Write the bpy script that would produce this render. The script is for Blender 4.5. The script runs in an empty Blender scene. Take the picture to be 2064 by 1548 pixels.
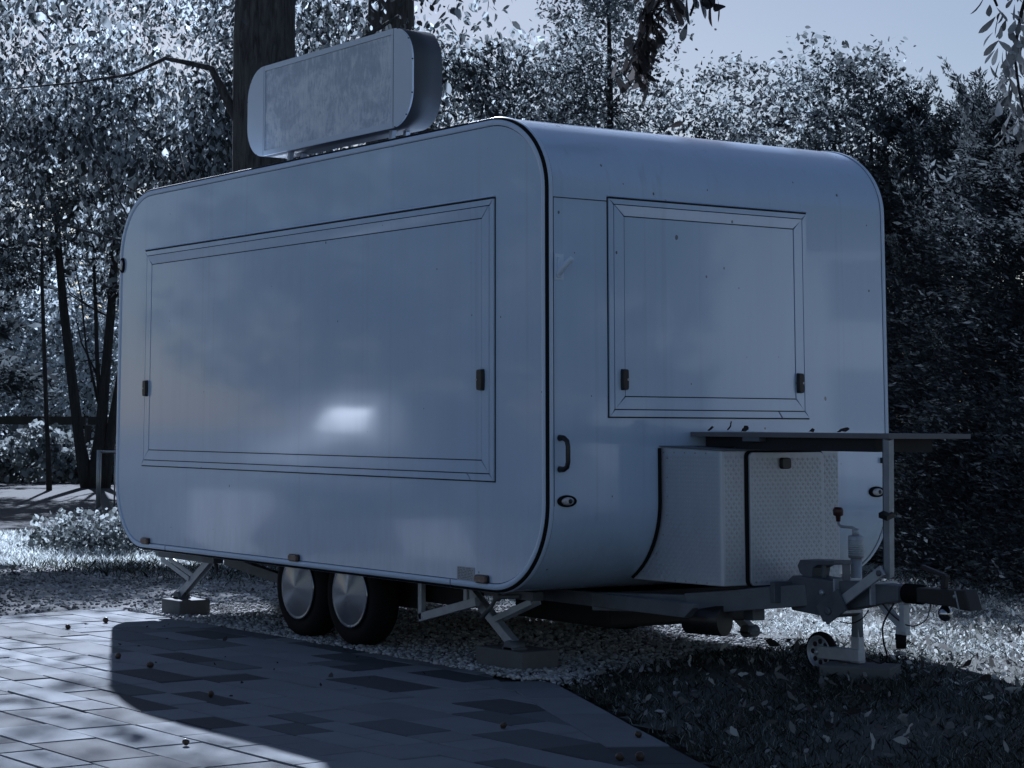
import bpy, bmesh, math, random
import numpy as np
from mathutils import Vector, Matrix
R = math.radians
S = bpy.context.scene
COL = S.collection
rnd = random.Random(7)
PI = math.pi

# ------------------------------------------------------------------ camera
CAM = Vector((8.012, -6.048, 1.256))
YAW, PITCH, ROLL = 2.5692929, R(6.49), R(0.31)
fw = Vector((math.cos(PITCH)*math.cos(YAW), math.cos(PITCH)*math.sin(YAW), math.sin(PITCH)))
rt = fw.cross(Vector((0, 0, 1))).normalized()
up = rt.cross(fw)
rt2 = rt*math.cos(ROLL) + up*math.sin(ROLL)
up2 = up*math.cos(ROLL) - rt*math.sin(ROLL)
cd = bpy.data.cameras.new('camera')
cam = bpy.data.objects.new('camera', cd)
COL.objects.link(cam)
m = Matrix.Identity(4)
for i in range(3):
    m[i][0], m[i][1], m[i][2], m[i][3] = rt2[i], up2[i], -fw[i], CAM[i]
cam.matrix_world = m
cd.sensor_fit = 'HORIZONTAL'
cd.sensor_width = 36.0
cd.lens = 36.0*4119.83/2064
cd.shift_x = 0.11355
cd.shift_y = -0.18854
cd.clip_start = 0.1
cd.clip_end = 1500
S.camera = cam

# ------------------------------------------------------------------ light
SUN = Vector((-0.904*math.cos(R(30.4)), 0.427*math.cos(R(30.4)), math.sin(R(30.4)))).normalized()
w = bpy.data.worlds.new('World')
S.world = w
w.use_nodes = True
nt = w.node_tree
nt.nodes.clear()
sky = nt.nodes.new('ShaderNodeTexSky')
sky.sky_type = 'NISHITA'
sky.sun_disc = False
sky.sun_elevation = R(30.4)
sky.sun_rotation = math.atan2(-0.904, 0.427)
sky.air_density = 1.0
sky.dust_density = 0.4
sky.ozone_density = 2.2
tint = nt.nodes.new('ShaderNodeMix')
tint.data_type = 'RGBA'
tint.blend_type = 'MULTIPLY'
tint.inputs[0].default_value = 1.0
tint.inputs[7].default_value = (0.425, 0.405, 0.425, 1)
bg = nt.nodes.new('ShaderNodeBackground')
bg.inputs['Strength'].default_value = 0.05
wo = nt.nodes.new('ShaderNodeOutputWorld')
nt.links.new(sky.outputs[0], tint.inputs[6])
nt.links.new(tint.outputs[2], bg.inputs['Color'])
nt.links.new(bg.outputs[0], wo.inputs['Surface'])
sd = bpy.data.lights.new('sun', 'SUN')
sd.energy = 3.1
sd.angle = R(0.53)
sd.color = (0.70, 0.80, 1.0)
so = bpy.data.objects.new('sun', sd)
COL.objects.link(so)
so.rotation_euler = SUN.to_track_quat('Z', 'Y').to_euler()
so.location = SUN*60
vs = S.view_settings
vs.view_transform = 'Standard'
vs.look = 'None'
vs.exposure = 1.75
vs.gamma = 1.0
vs.use_curve_mapping = False
S.cycles.max_bounces = 8
S.cycles.transparent_max_bounces = 4

# ------------------------------------------------------------------ helpers
def tag(o, label=None, cat=None, group=None, kind=None):
    if label: o['label'] = label
    if cat: o['category'] = cat
    if group: o['group'] = group
    if kind: o['kind'] = kind
    return o

def empty(name, loc=(0, 0, 0), rz=0.0):
    o = bpy.data.objects.new(name, None)
    COL.objects.link(o)
    o.empty_display_size = 0.1
    o.location = loc
    o.rotation_euler = (0, 0, rz)
    return o

def link_mesh(name, me, parent=None, loc=None):
    o = bpy.data.objects.new(name, me)
    COL.objects.link(o)
    if parent is not None:
        o.parent = parent
        o.matrix_parent_inverse = Matrix.Identity(4)
        # geometry is written in world coordinates: undo the parents' offsets
        M = Matrix.Identity(4)
        p = parent
        while p is not None:
            M = p.matrix_basis @ M
            p = p.parent
        o.matrix_basis = M.inverted()
    if loc is not None:
        o.location = loc
    return o

def np_mesh(name, V, F, mat, smooth=False):
    """V (n,3) array, F (m,k) array of equal polygons"""
    V = np.asarray(V, dtype=np.float32)
    F = np.asarray(F, dtype=np.int32)
    me = bpy.data.meshes.new(name)
    k = F.shape[1]
    me.vertices.add(len(V))
    me.vertices.foreach_set('co', V.ravel())
    me.loops.add(F.size)
    me.loops.foreach_set('vertex_index', F.ravel())
    me.polygons.add(len(F))
    me.polygons.foreach_set('loop_start', np.arange(0, F.size, k, dtype=np.int32))
    me.polygons.foreach_set('loop_total', np.full(len(F), k, dtype=np.int32))
    if smooth:
        me.polygons.foreach_set('use_smooth', np.ones(len(F), dtype=bool))
    me.update(calc_edges=True)
    me.materials.append(mat)
    return me

class MB:
    def __init__(s):
        s.v = []; s.f = []; s.sm = []
    def add(s, pts, faces, smooth=False):
        b = len(s.v)
        s.v += [tuple(p) for p in pts]
        for f in faces:
            s.f.append([b+i for i in f]); s.sm.append(smooth)
        return s
    def box(s, x0, x1, y0, y1, z0, z1):
        p = [(x, y, z) for z in (z0, z1) for y in (y0, y1) for x in (x0, x1)]
        return s.add(p, [(0, 2, 3, 1), (4, 5, 7, 6), (0, 1, 5, 4), (2, 6, 7, 3), (0, 4, 6, 2), (1, 3, 7, 5)])
    def bar(s, a, b, w, h, upv=(0, 0, 1)):
        """rectangular bar from a to b, width w across, height h along upv"""
        a, b = Vector(a), Vector(b)
        d = (b-a).normalized()
        u = Vector(upv)
        sd_ = d.cross(u).normalized()
        u = sd_.cross(d).normalized()
        p = []
        for c in (a, b):
            for i, j in ((-1, -1), (1, -1), (1, 1), (-1, 1)):
                p.append(c + sd_*(w/2*i) + u*(h/2*j))
        return s.add(p, [(3, 2, 1, 0), (4, 5, 6, 7), (0, 1, 5, 4), (1, 2, 6, 5), (2, 3, 7, 6), (3, 0, 4, 7)])
    def prism(s, bot, top):
        n = len(bot)
        return s.add(list(bot)+list(top), [tuple(range(n))[::-1], tuple(range(n, 2*n))] +
                     [(i, (i+1) % n, n+(i+1) % n, n+i) for i in range(n)])
    def tube(s, path, rad, n=10, caps=True, flat=None):
        path = [Vector(p) for p in path]
        if not isinstance(rad, (list, tuple)): rad = [rad]*len(path)
        rings = []
        ref = None
        for i, p in enumerate(path):
            d = (path[min(i+1, len(path)-1)] - path[max(i-1, 0)])
            if d.length < 1e-9: d = Vector((0, 0, 1))
            d.normalize()
            if ref is None:
                ref = Vector((0, 0, 1)) if abs(d.z) < .9 else Vector((1, 0, 0))
            a = (ref - d*ref.dot(d)).normalized()
            ref = a
            b = d.cross(a)
            rings.append([p + a*(rad[i]*math.cos(2*PI*k/n)) + b*(rad[i]*math.sin(2*PI*k/n)) for k in range(n)])
        base = len(s.v)
        for r_ in rings: s.v += [tuple(q) for q in r_]
        for i in range(len(rings)-1):
            for k in range(n):
                s.f.append([base+i*n+k, base+i*n+(k+1) % n, base+(i+1)*n+(k+1) % n, base+(i+1)*n+k]); s.sm.append(True)
        if caps:
            s.add(rings[0], [tuple(range(n))[::-1]])
            s.add(rings[-1], [tuple(range(n))])
        return s
    def lathe(s, c, axis, prof, n=32, smooth=True):
        """prof: list of (radius, offset along axis)"""
        c = Vector(c); ax = Vector(axis).normalized()
        a = ax.orthogonal().normalized(); b = ax.cross(a)
        base = len(s.v)
        for r_, h in prof:
            for k in range(n):
                t = 2*PI*k/n
                s.v.append(tuple(c + ax*h + a*(r_*math.cos(t)) + b*(r_*math.sin(t))))
        for i in range(len(prof)-1):
            for k in range(n):
                s.f.append([base+i*n+k, base+i*n+(k+1) % n, base+(i+1)*n+(k+1) % n, base+(i+1)*n+k]); s.sm.append(smooth)
        for i, rev in ((0, True), (len(prof)-1, False)):
            if prof[i][0] > 1e-6:
                f = [base+i*n+k for k in range(n)]
                s.f.append(f[::-1] if rev else f); s.sm.append(False)
        return s
    def build(s, name, mat, parent=None, bevel=0.0, loc=None, seg=2):
        me = bpy.data.meshes.new(name)
        me.from_pydata(s.v, [], s.f)
        me.polygons.foreach_set('use_smooth', s.sm)
        me.materials.append(mat)
        bm = bmesh.new(); bm.from_mesh(me)
        bmesh.ops.remove_doubles(bm, verts=bm.verts, dist=1e-5)
        bmesh.ops.recalc_face_normals(bm, faces=bm.faces)
        bm.to_mesh(me); bm.free()
        o = link_mesh(name, me, parent, loc)
        if bevel > 0:
            md = o.modifiers.new('bevel', 'BEVEL')
            md.width = bevel; md.segments = seg; md.limit_method = 'ANGLE'; md.angle_limit = R(35)
        return o

# ------------------------------------------------------------------ materials
class N:
    """small node builder"""
    def __init__(s, name):
        s.m = bpy.data.materials.new(name); s.m.use_nodes = True
        s.t = s.m.node_tree; s.t.nodes.clear()
        s.out = s.t.nodes.new('ShaderNodeOutputMaterial')
    def n(s, typ, **kw):
        d = s.t.nodes.new(typ)
        for k, v in kw.items():
            if k.startswith('i_'):
                key = k[2:]
                key = int(key) if key.isdigit() else key.replace('_', ' ')
                if hasattr(v, 'is_output'): s.t.links.new(v, d.inputs[key])
                else: d.inputs[key].default_value = v
            else: setattr(d, k, v)
        return d
    def ramp(s, fac, stops):
        d = s.t.nodes.new('ShaderNodeValToRGB')
        e = d.color_ramp.elements
        while len(e) < len(stops): e.new(0.5)
        for el, (p, c) in zip(e, stops):
            el.position = p; el.color = c if len(c) == 4 else (*c, 1)
        s.t.links.new(fac, d.inputs[0])
        return d.outputs[0]
    def mix(s, fac, a, b, blend='MIX'):
        d = s.t.nodes.new('ShaderNodeMix'); d.data_type = 'RGBA'; d.blend_type = blend
        for i, v in ((0, fac), (6, a), (7, b)):
            if hasattr(v, 'is_output'): s.t.links.new(v, d.inputs[i])
            elif i == 0: d.inputs[0].default_value = v
            else: d.inputs[i].default_value = v if len(v) == 4 else (*v, 1)
        return d.outputs[2]
    def math(s, op, a, b=0.0):
        d = s.t.nodes.new('ShaderNodeMath'); d.operation = op
        for i, v in ((0, a), (1, b)):
            if hasattr(v, 'is_output'): s.t.links.new(v, d.inputs[i])
            else: d.inputs[i].default_value = v
        return d.outputs[0]
    def noise(s, vec, scale, detail=4, rough=.55, dist=0.0):
        d = s.n('ShaderNodeTexNoise', i_Scale=scale, i_Detail=detail, i_Roughness=rough, i_Distortion=dist)
        if vec is not None: s.t.links.new(vec, d.inputs['Vector'])
        return d.outputs[0]
    def bump(s, h, strength, dist=.01):
        d = s.n('ShaderNodeBump', i_Strength=strength, i_Distance=dist, i_Height=h)
        return d.outputs[0]
    def pos(s): return s.n('ShaderNodeNewGeometry').outputs['Position']
    def island(s): return s.n('ShaderNodeNewGeometry').outputs['Random Per Island']
    def obj(s): return s.n('ShaderNodeTexCoord').outputs['Object']
    def orand(s): return s.n('ShaderNodeObjectInfo').outputs['Random']
    def map(s, vec, scale): return s.n('ShaderNodeMapping', i_Vector=vec, i_Scale=scale).outputs[0]
    def bsdf(s, color, rough=.5, metal=0.0, normal=None, **kw):
        d = s.n('ShaderNodeBsdfPrincipled')
        for k, v in (('Base Color', color), ('Roughness', rough), ('Metallic', metal), ('Normal', normal)):
            if v is None: continue
            if hasattr(v, 'is_output'): s.t.links.new(v, d.inputs[k])
            elif k == 'Base Color': d.inputs[k].default_value = (*v, 1)
            else: d.inputs[k].default_value = v
        for k, v in kw.items(): d.inputs[k.replace('_', ' ')].default_value = v
        return d.outputs[0]
    def end(s, sh):
        s.t.links.new(sh, s.out.inputs['Surface'])
        return s.m

def simple(name, color, rough=.5, metal=0.0, nscale=0.0, namp=.25, bump=0.0, **kw):
    b = N(name)
    c = (*color, 1)
    nrm = None
    if nscale:
        f = b.noise(b.pos(), nscale, 5)
        c = b.mix(f, tuple(v*(1-namp) for v in color), tuple(min(1, v*(1+namp)) for v in color))
        if bump: nrm = b.bump(f, bump)
    else: c = color
    return b.end(b.bsdf(c, rough, metal, nrm, **kw))

def paint_material(name, base, rough, specks):
    b = N(name)
    p = b.pos()
    streak = b.noise(b.map(p, (3.0, 3.0, .35)), 2.2, 5, .6)
    fine = b.noise(b.map(p, (14, 14, 2.0)), 3.0, 4, .6)
    col = b.mix(b.math('MULTIPLY', streak, .34), base, tuple(v*.62 for v in base))
    col = b.mix(b.math('MULTIPLY', fine, .12), col, tuple(v*.7 for v in base))
    zz_ = b.n('ShaderNodeSeparateXYZ', i_0=p).outputs[2]
    low = b.n('ShaderNodeMapRange', i_Value=zz_, i_1=.44, i_2=.95, i_3=1.0, i_4=0.0).outputs[0]
    gr_ = b.noise(b.map(p, (5, 5, 1.2)), 4.0, 6, .7)
    col = b.mix(b.math('MULTIPLY', b.math('MULTIPLY', low, gr_), .42), col, (.16, .16, .165, 1))
    run = b.noise(b.map(p, (16, 16, .25)), 1.0, 3, .5)
    run = b.n('ShaderNodeMapRange', i_Value=run, i_1=.60, i_2=.78, i_3=0.0, i_4=.28).outputs[0]
    col = b.mix(run, col, tuple(v*.55 for v in base)+(1,))
    sp = b.n('ShaderNodeTexVoronoi', i_Scale=11.0, i_Vector=b.map(p, (1, 1, .75)))
    size = b.noise(p, 6.0, 2)
    thr = b.math('MULTIPLY', b.math('SUBTRACT', size, .46), specks)
    mk = b.math('LESS_THAN', sp.outputs['Distance'], thr)
    col = b.mix(b.math('MULTIPLY', mk, .8), col, (.05, .05, .05, 1))
    wav = b.noise(b.map(p, (1, 1, 1)), 1.7, 2, .5)
    wv2 = b.noise(b.map(p, (1.0, 1.0, .25)), 22, 2, .5)
    peel = b.noise(p, 190, 2)
    h = b.math('ADD', b.math('ADD', wav, b.math('MULTIPLY', wv2, .03)), b.math('MULTIPLY', peel, .006))
    rg = b.math('ADD', rough, b.math('MULTIPLY', streak, .12))
    sh = b.bsdf(col, rg, 0.0, b.bump(h, .16, .02), IOR=1.62, Coat_Weight=.6, Coat_Roughness=.05)
    return b.end(sh)

M = {}
M['paint'] = paint_material('white_paint', (.62, .78, .98), .085, .30)
M['paint_front'] = paint_material('white_front_paint', (.60, .77, .98), .12, .55)
M['trim'] = simple('white_trim', (.62, .75, .92), .3, 0, 3, .06)
M['rubber'] = simple('black_rubber', (.008, .008, .009), .8, 0, 30, .3, 0.0, Specular_IOR_Level=.2)
M['sealant'] = simple('dark_sealant', (.02, .02, .024), .8)
M['black'] = simple('black_plastic', (.015, .015, .017), .38, 0, 40, .3)
M['blackmetal'] = simple('black_coated_steel', (.02, .021, .024), .5, 0, 18, .4)
M['galv'] = simple('galvanised_steel', (.44, .48, .53), .45, .4, 14, .3, .1)
M['galvdull'] = simple('shaded_galvanised_steel', (.14, .157, .18), .55, .4, 9, .45, .15)
M['chassis'] = simple('dark_chassis_steel', (.05, .052, .056), .6, .4, 8, .4)
M['board'] = simple('weathered_board', (.16, .16, .17), .6, 0, 7, .3, .1)
M['apron'] = simple('dark_light_block', (.018, .019, .022), .7, 0, 8, .3)
M['amber'] = simple('amber_lens', (.12, .07, .06), .12, 0, 60, .4, .3)
M['clear'] = simple('clear_lens', (.55, .56, .58), .12, .3, 90, .6, .5)
M['redknob'] = simple('red_plastic', (.06, .022, .022), .4)
M['chrome'] = simple('chrome_ball', (.5, .5, .52), .12, 1.0)
M['keyhole'] = simple('lock_metal', (.4, .4, .42), .35, 1.0)
M['label'] = simple('label_foil', (.42, .44, .47), .45, 0, 60, .12)
M['ink'] = simple('print_ink', (.06, .06, .07), .6)
M['signbody'] = simple('sign_case_grey', (.055, .06, .068), .5, 0, 3, .2)
M['signedge'] = simple('sign_white_edge', (.70, .77, .85), .3, 0, 4, .08)
M['white'] = simple('white_bracket', (.70, .82, .95), .35)
def mk_signface():
    b = N('dirty_sign_face')
    p = b.pos()
    n1 = b.noise(b.map(p, (1.2, 1, 2.2)), 2.6, 6, .65, 1.2)
    n2 = b.noise(b.map(p, (9, 9, 3.2)), 2.4, 7, .7, 1.8)
    n3 = b.noise(b.map(p, (40, 40, 22)), 1.5, 3, .6)
    g = b.n('ShaderNodeSeparateXYZ', i_0=p).outputs[2]
    gz = b.n('ShaderNodeMapRange', i_Value=g, i_1=2.9, i_2=3.55, i_3=1.15, i_4=.55).outputs[0]
    f = b.math('ADD', b.math('ADD', b.math('MULTIPLY', n1, .55), b.math('MULTIPLY', n2, .6)), b.math('MULTIPLY', gz, .12))
    col = b.ramp(f, [(.57, (.46, .52, .61)), (.64, (.53, .60, .69)), (.72, (.76, .81, .87)), (.82, (.93, .95, .97))])
    col = b.mix(b.math('MULTIPLY', n3, .25), col, (.62, .63, .64, 1))
    return b.end(b.bsdf(col, .38))
M['signface'] = mk_signface()
def mk_hubcap():
    b = N('spun_steel_hubcap')
    p = b.obj()
    s_ = b.n('ShaderNodeSeparateXYZ', i_0=p).outputs
    ang = b.math('ARCTAN2', s_[0], s_[2])
    rad = b.math('SQRT', b.math('ADD', b.math('MULTIPLY', s_[0], s_[0]), b.math('MULTIPLY', s_[2], s_[2])))
    rings = b.noise(b.n('ShaderNodeCombineXYZ', i_0=b.math('MULTIPLY', rad, 160.0)).outputs[0], 1.0, 3)
    d = b.n('ShaderNodeBsdfAnisotropic') if False else None
    col = b.mix(b.math('MULTIPLY', rings, .3), (.25, .28, .33, 1), (.08, .09, .105, 1))
    pr = b.n('ShaderNodeBsdfPrincipled', i_Metallic=1.0, i_Roughness=.24, i_Anisotropic=.9)
    pr.inputs['Anisotropic Rotation'].default_value = .25
    b.t.links.new(col, pr.inputs['Base Color'])
    tan = b.n('ShaderNodeTangent', direction_type='RADIAL', axis='Y')
    b.t.links.new(tan.outputs[0], pr.inputs['Tangent'])
    b.t.links.new(b.bump(rings, .05, .002), pr.inputs['Normal'])
    return b.end(pr.outputs[0])
M['hubcap'] = mk_hubcap()
def mk_tread():
    b = N('aluminium_tread_plate')
    p = b.pos()
    n1 = b.noise(b.map(p, (3, 3, 1.2)), 3, 5, .6)
    n2 = b.noise(p, 40, 4)
    col = b.mix(n1, (.50, .54, .60, 1), (.68, .73, .80, 1))
    return b.end(b.bsdf(col, b.math('ADD', .38, b.math('MULTIPLY', n2, .22)), .45, b.bump(n2, .08, .004)))
M['tread'] = mk_tread()
def mk_concrete(name, c, k=.35):
    b = N(name); p = b.pos()
    n1 = b.noise(p, 5, 6, .65); n2 = b.noise(p, 70, 4)
    col = b.mix(n1, tuple(v*(1-k) for v in c), tuple(v*(1+k) for v in c))
    col = b.mix(b.math('MULTIPLY', n2, .3), col, tuple(v*.6 for v in c)+(1,))
    return b.end(b.bsdf(col, .85, 0, b.bump(b.math('ADD', n1, b.math('MULTIPLY', n2, .4)), .4, .006)))
M['concrete'] = mk_concrete('concrete_block', (.15, .15, .15))
def mk_paver():
    b = N('concrete_paver'); p = b.pos()
    rv = b.orand()
    tone = b.ramp(rv, [(.0, (.045, .047, .05)), (.14, (.065, .067, .07)), (.20, (.12, .123, .126)), (.36, (.19, .194, .197)), (.44, (.235, .238, .24)), (1.0, (.30, .303, .305))])
    n1 = b.noise(p, 4.5, 6, .65); n2 = b.noise(p, 160, 3); n3 = b.noise(p, 1.1, 4)
    col = b.mix(b.math('MULTIPLY', n1, .45), tone, (.10, .10, .10, 1))
    col = b.mix(b.math('MULTIPLY', n2, .35), col, b.mix(.5, col, (.05, .05, .05, 1)))
    col = b.mix(b.math('MULTIPLY', b.math('SUBTRACT', n3, .4), .6), col, (.09, .09, .085, 1))
    col = b.mix(1.0, col, (.97, 1.03, 1.10, 1), 'MULTIPLY')
    return b.end(b.bsdf(col, .85, 0, b.bump(b.math('ADD', b.math('MULTIPLY', n1, .6), n2), .3, .004), Specular_IOR_Level=.2))
M['paver'] = mk_paver()
def mk_ground(name, c1, c2, scale, bump=.5):
    b = N(name); p = b.pos()
    n1 = b.noise(p, scale, 7, .7); n2 = b.noise(p, scale*9, 5, .7); n3 = b.noise(p, scale*.12, 4)
    f = b.math('ADD', b.math('MULTIPLY', n1, .5), b.math('MULTIPLY', n2, .5))
    col = b.ramp(f, [(.3, c1), (.7, c2)])
    col = b.mix(b.math('MULTIPLY', n3, .4), col, tuple(v*.6 for v in c1)+(1,))
    return b.end(b.bsdf(col, .95, 0, b.bump(f, bump, .03)))
M['soil'] = mk_ground('bare_soil', (.05, .047, .042), (.12, .112, .10), 6)
M['mulch'] = mk_ground('dusty_gravel_soil', (.10, .098, .095), (.36, .355, .345), 9)
M['turf'] = mk_ground('lawn_turf', (.04, .043, .038), (.13, .132, .12), 8)
M['sand'] = mk_ground('joint_sand', (.03, .03, .03), (.06, .06, .058), 30, .3)
M['gravelbed'] = mk_ground('gravel_bed', (.05, .05, .05), (.14, .14, .138), 25)
M['asphalt'] = mk_ground('shade_dark_asphalt', (.016, .018, .021), (.032, .034, .038), 20, .2)  # missing tree shade put into the asphalt colour
def mk_pebble():
    b = N('pale_pebbles'); r_ = b.island()
    col = b.ramp(r_, [(0, (.16, .16, .16)), (.3, (.40, .40, .40)), (.7, (.62, .62, .61)), (1, (.82, .82, .81))])
    n = b.noise(b.pos(), 90, 3)
    col = b.mix(b.math('MULTIPLY', n, .4), col, (.12, .12, .12, 1))
    return b.end(b.bsdf(col, .8))
M['pebble'] = mk_pebble()
def mk_pathstone():
    b = N('mixed_sun_patch_stones'); r_ = b.island()
    nz_ = b.n('ShaderNodeMapRange', i_Value=b.noise(b.pos(), 1.3, 5, .65), i_1=.35, i_2=.65, i_3=0.0, i_4=1.0).outputs[0]  # noise puts sunlit and dark patches into the stone colour
    f = b.math('ADD', b.math('MULTIPLY', r_, .45), b.math('MULTIPLY', nz_, .55))
    return b.end(b.bsdf(b.ramp(f, [(0, (.035, .036, .037)), (.45, (.11, .112, .115)), (.75, (.30, .305, .31)), (1, (.62, .63, .64))]), .9))
M['pathstone'] = mk_pathstone()
def mk_leaf(name, stops, trans=.5, rough=.5, clump=0.0):
    b = N(name); r_ = b.island()
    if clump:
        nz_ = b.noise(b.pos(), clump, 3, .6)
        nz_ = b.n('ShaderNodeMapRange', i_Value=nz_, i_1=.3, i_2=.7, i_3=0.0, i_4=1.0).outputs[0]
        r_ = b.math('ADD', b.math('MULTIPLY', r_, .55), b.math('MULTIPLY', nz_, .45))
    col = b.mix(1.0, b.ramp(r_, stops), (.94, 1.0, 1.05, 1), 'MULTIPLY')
    df = b.n('ShaderNodeBsdfDiffuse')
    b.t.links.new(col, df.inputs[0])
    d = df.outputs[0]
    t = b.n('ShaderNodeBsdfTranslucent')
    b.t.links.new(b.mix(1.0, col, (1.15, 1.15, 1.12, 1), 'MULTIPLY'), t.inputs[0])
    mx = b.n('ShaderNodeMixShader', i_0=trans)
    b.t.links.new(d, mx.inputs[1]); b.t.links.new(t.outputs[0], mx.inputs[2])
    return b.end(mx.outputs[0])
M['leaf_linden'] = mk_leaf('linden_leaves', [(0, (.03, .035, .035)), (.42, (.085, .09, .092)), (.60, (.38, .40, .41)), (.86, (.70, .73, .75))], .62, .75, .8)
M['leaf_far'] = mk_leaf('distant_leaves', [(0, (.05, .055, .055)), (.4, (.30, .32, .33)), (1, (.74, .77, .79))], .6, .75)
M['leaf_birch'] = mk_leaf('birch_leaves', [(0, (.03, .035, .035)), (.45, (.085, .09, .092)), (.66, (.23, .245, .25)), (.92, (.55, .58, .59))], .58, .75, 1.1)
M['leaf_hedge'] = mk_leaf('ivy_leaves', [(0, (.05, .055, .055)), (.3, (.20, .21, .205)), (1, (.54, .55, .54))], .5, .65)
M['needle'] = mk_leaf('conifer_needles', [(0, (.025, .028, .03)), (.5, (.07, .077, .08)), (.74, (.14, .15, .155)), (.95, (.34, .36, .37))], .4, .6, 1.3)
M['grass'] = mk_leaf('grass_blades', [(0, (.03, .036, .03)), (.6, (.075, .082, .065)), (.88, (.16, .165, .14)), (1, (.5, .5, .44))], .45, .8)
M['grass_lit'] = mk_leaf('sun_painted_grass_blades', [(0, (.20, .205, .18)), (.3, (.56, .57, .55)), (1, (.84, .85, .83))], .5, .8)  # lit copy of the grass, sunlight put into the blade colour
M['dryleaf'] = mk_leaf('dry_leaves', [(0, (.08, .072, .066)), (.5, (.16, .148, .14)), (1, (.42, .40, .38))], .3, .45)
M['brownleaf'] = mk_leaf('withered_chestnut_leaves', [(0, (.03, .026, .025)), (.6, (.065, .055, .052)), (1, (.14, .12, .11))], .35)
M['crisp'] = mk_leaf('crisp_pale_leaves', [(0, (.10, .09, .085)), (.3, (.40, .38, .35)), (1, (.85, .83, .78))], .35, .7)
M['paleleaf'] = mk_leaf('pale_withered_leaves', [(0, (.10, .097, .094)), (.5, (.36, .35, .34)), (1, (.80, .78, .76))], .35)
def mk_bark(name, c1, c2):
    b = N(name); p = b.pos()
    n1 = b.noise(b.map(p, (9, 9, 1.1)), 2.2, 7, .7, .8); n2 = b.noise(p, 40, 4)
    col = b.ramp(n1, [(.35, c1), (.65, c2)])
    return b.end(b.bsdf(col, .9, 0, b.bump(b.math('ADD', n1, b.math('MULTIPLY', n2, .2)), .9, .06)))
M['bark'] = mk_bark('furrowed_bark', (.02, .02, .021), (.12, .115, .11))
M['bark2'] = mk_bark('dark_bark', (.02, .019, .018), (.05, .047, .043))
M['timber'] = simple('dark_timber', (.035, .033, .03), .8, 0, 6, .4)
M['conker'] = simple('brown_husk', (.06, .035, .022), .35, 0, 30, .5, .4)
M['postmetal'] = simple('barrier_post_metal', (.42, .44, .46), .45, .6, 9, .3)

M['sun_strip'] = mk_ground('sun_bright_strip', (.42, .42, .41), (.62, .62, .61), 12)  # sunlight on unseen ground put into a pale colour
M['carpaint'] = simple('white_car_paint', (.5, .52, .54), .7, Specular_IOR_Level=.05)
M['dustyglass'] = simple('dusty_windscreen_glass', (.03, .032, .034), .13, Specular_IOR_Level=.03)
M['carglass'] = simple('dark_car_glass', (.01, .011, .012), .055)
M['render'] = simple('added_house_render', (.72, .72, .70), .9, 0, 2, .1)
# ------------------------------------------------------------------ ground
PD = Vector((.913, -.408)); PN = Vector((.408, .913))
def sstep(a, b, x):
    t = np.clip((x-a)/(b-a), 0, 1)
    return t*t*(3-2*t)
def pd_(x, y): return .408*(x+.14) + .913*(y-.15)
def gravel_x(y): return -.17 - .235*(y-.2) + .05*np.sin(y*7.3) + .03*np.sin(y*17+1)
def lawn_h(x, y):
    return .062*sstep(0, 1.0, pd_(x, y))*sstep(-.65, .25, x - gravel_x(np.minimum(y, 2.4)) - .15)

def flat(name, poly, z, mat, **kw):
    b = MB(); b.add([(x, y, z) for x, y in poly], [tuple(range(len(poly)))])
    o = b.build(name, mat)
    o['kind'] = 'structure'
    return o
g = flat('ground', [(-400, -400), (400, -400), (400, 400), (-400, 400)], -.06, M['turf'])
flat('car_park', [(-15.0, 4.2), (-13.6, -4.0), (-40, -14), (-60, 18), (-30.5, 13.0), (-18, 9)], -.035, M['asphalt'])
flat('gravel_path', [(-9.6, .9), (-8.4, 3.0), (-5.6, 4.6), (-4.2, 3.4), (-4.2, .02), (-4.75, -.05), (-5.0, -.9), (-4.6, -5), (-9.5, -5)], -.028, M['mulch'])
flat('gravel_bed', [(-4.75, .0), (-2.5, .04), (-.2, .16), (-.2, .3), (-.6, 1.6), (-.75, 2.5), (-4.75, 2.6)], -.016, M['gravelbed'])

# lawn terrain patch
xs = np.arange(-5.0, 9.01, .1); ys = np.arange(-4.0, 9.01, .1)
X, Y = np.meshgrid(xs, ys, indexing='ij')
Z = lawn_h(X, Y) - .008 + .012*np.sin(X*2.1+Y*1.3)*np.sin(Y*2.7-X) * sstep(.1, .6, pd_(X, Y))
ok = (pd_(X, Y) > .0) & ((X > gravel_x(Y)) | (Y > 2.45))
nx, ny = X.shape
idx = np.arange(nx*ny).reshape(nx, ny)
c_ = ok[:-1, :-1] & ok[1:, :-1] & ok[:-1, 1:] & ok[1:, 1:]
F = np.stack([idx[:-1, :-1][c_], idx[1:, :-1][c_], idx[1:, 1:][c_], idx[:-1, 1:][c_]], 1)
lw = link_mesh('lawn', np_mesh('lawn', np.stack([X.ravel(), Y.ravel(), Z.ravel()], 1), F, M['turf'], True))
lw['kind'] = 'structure'

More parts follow.
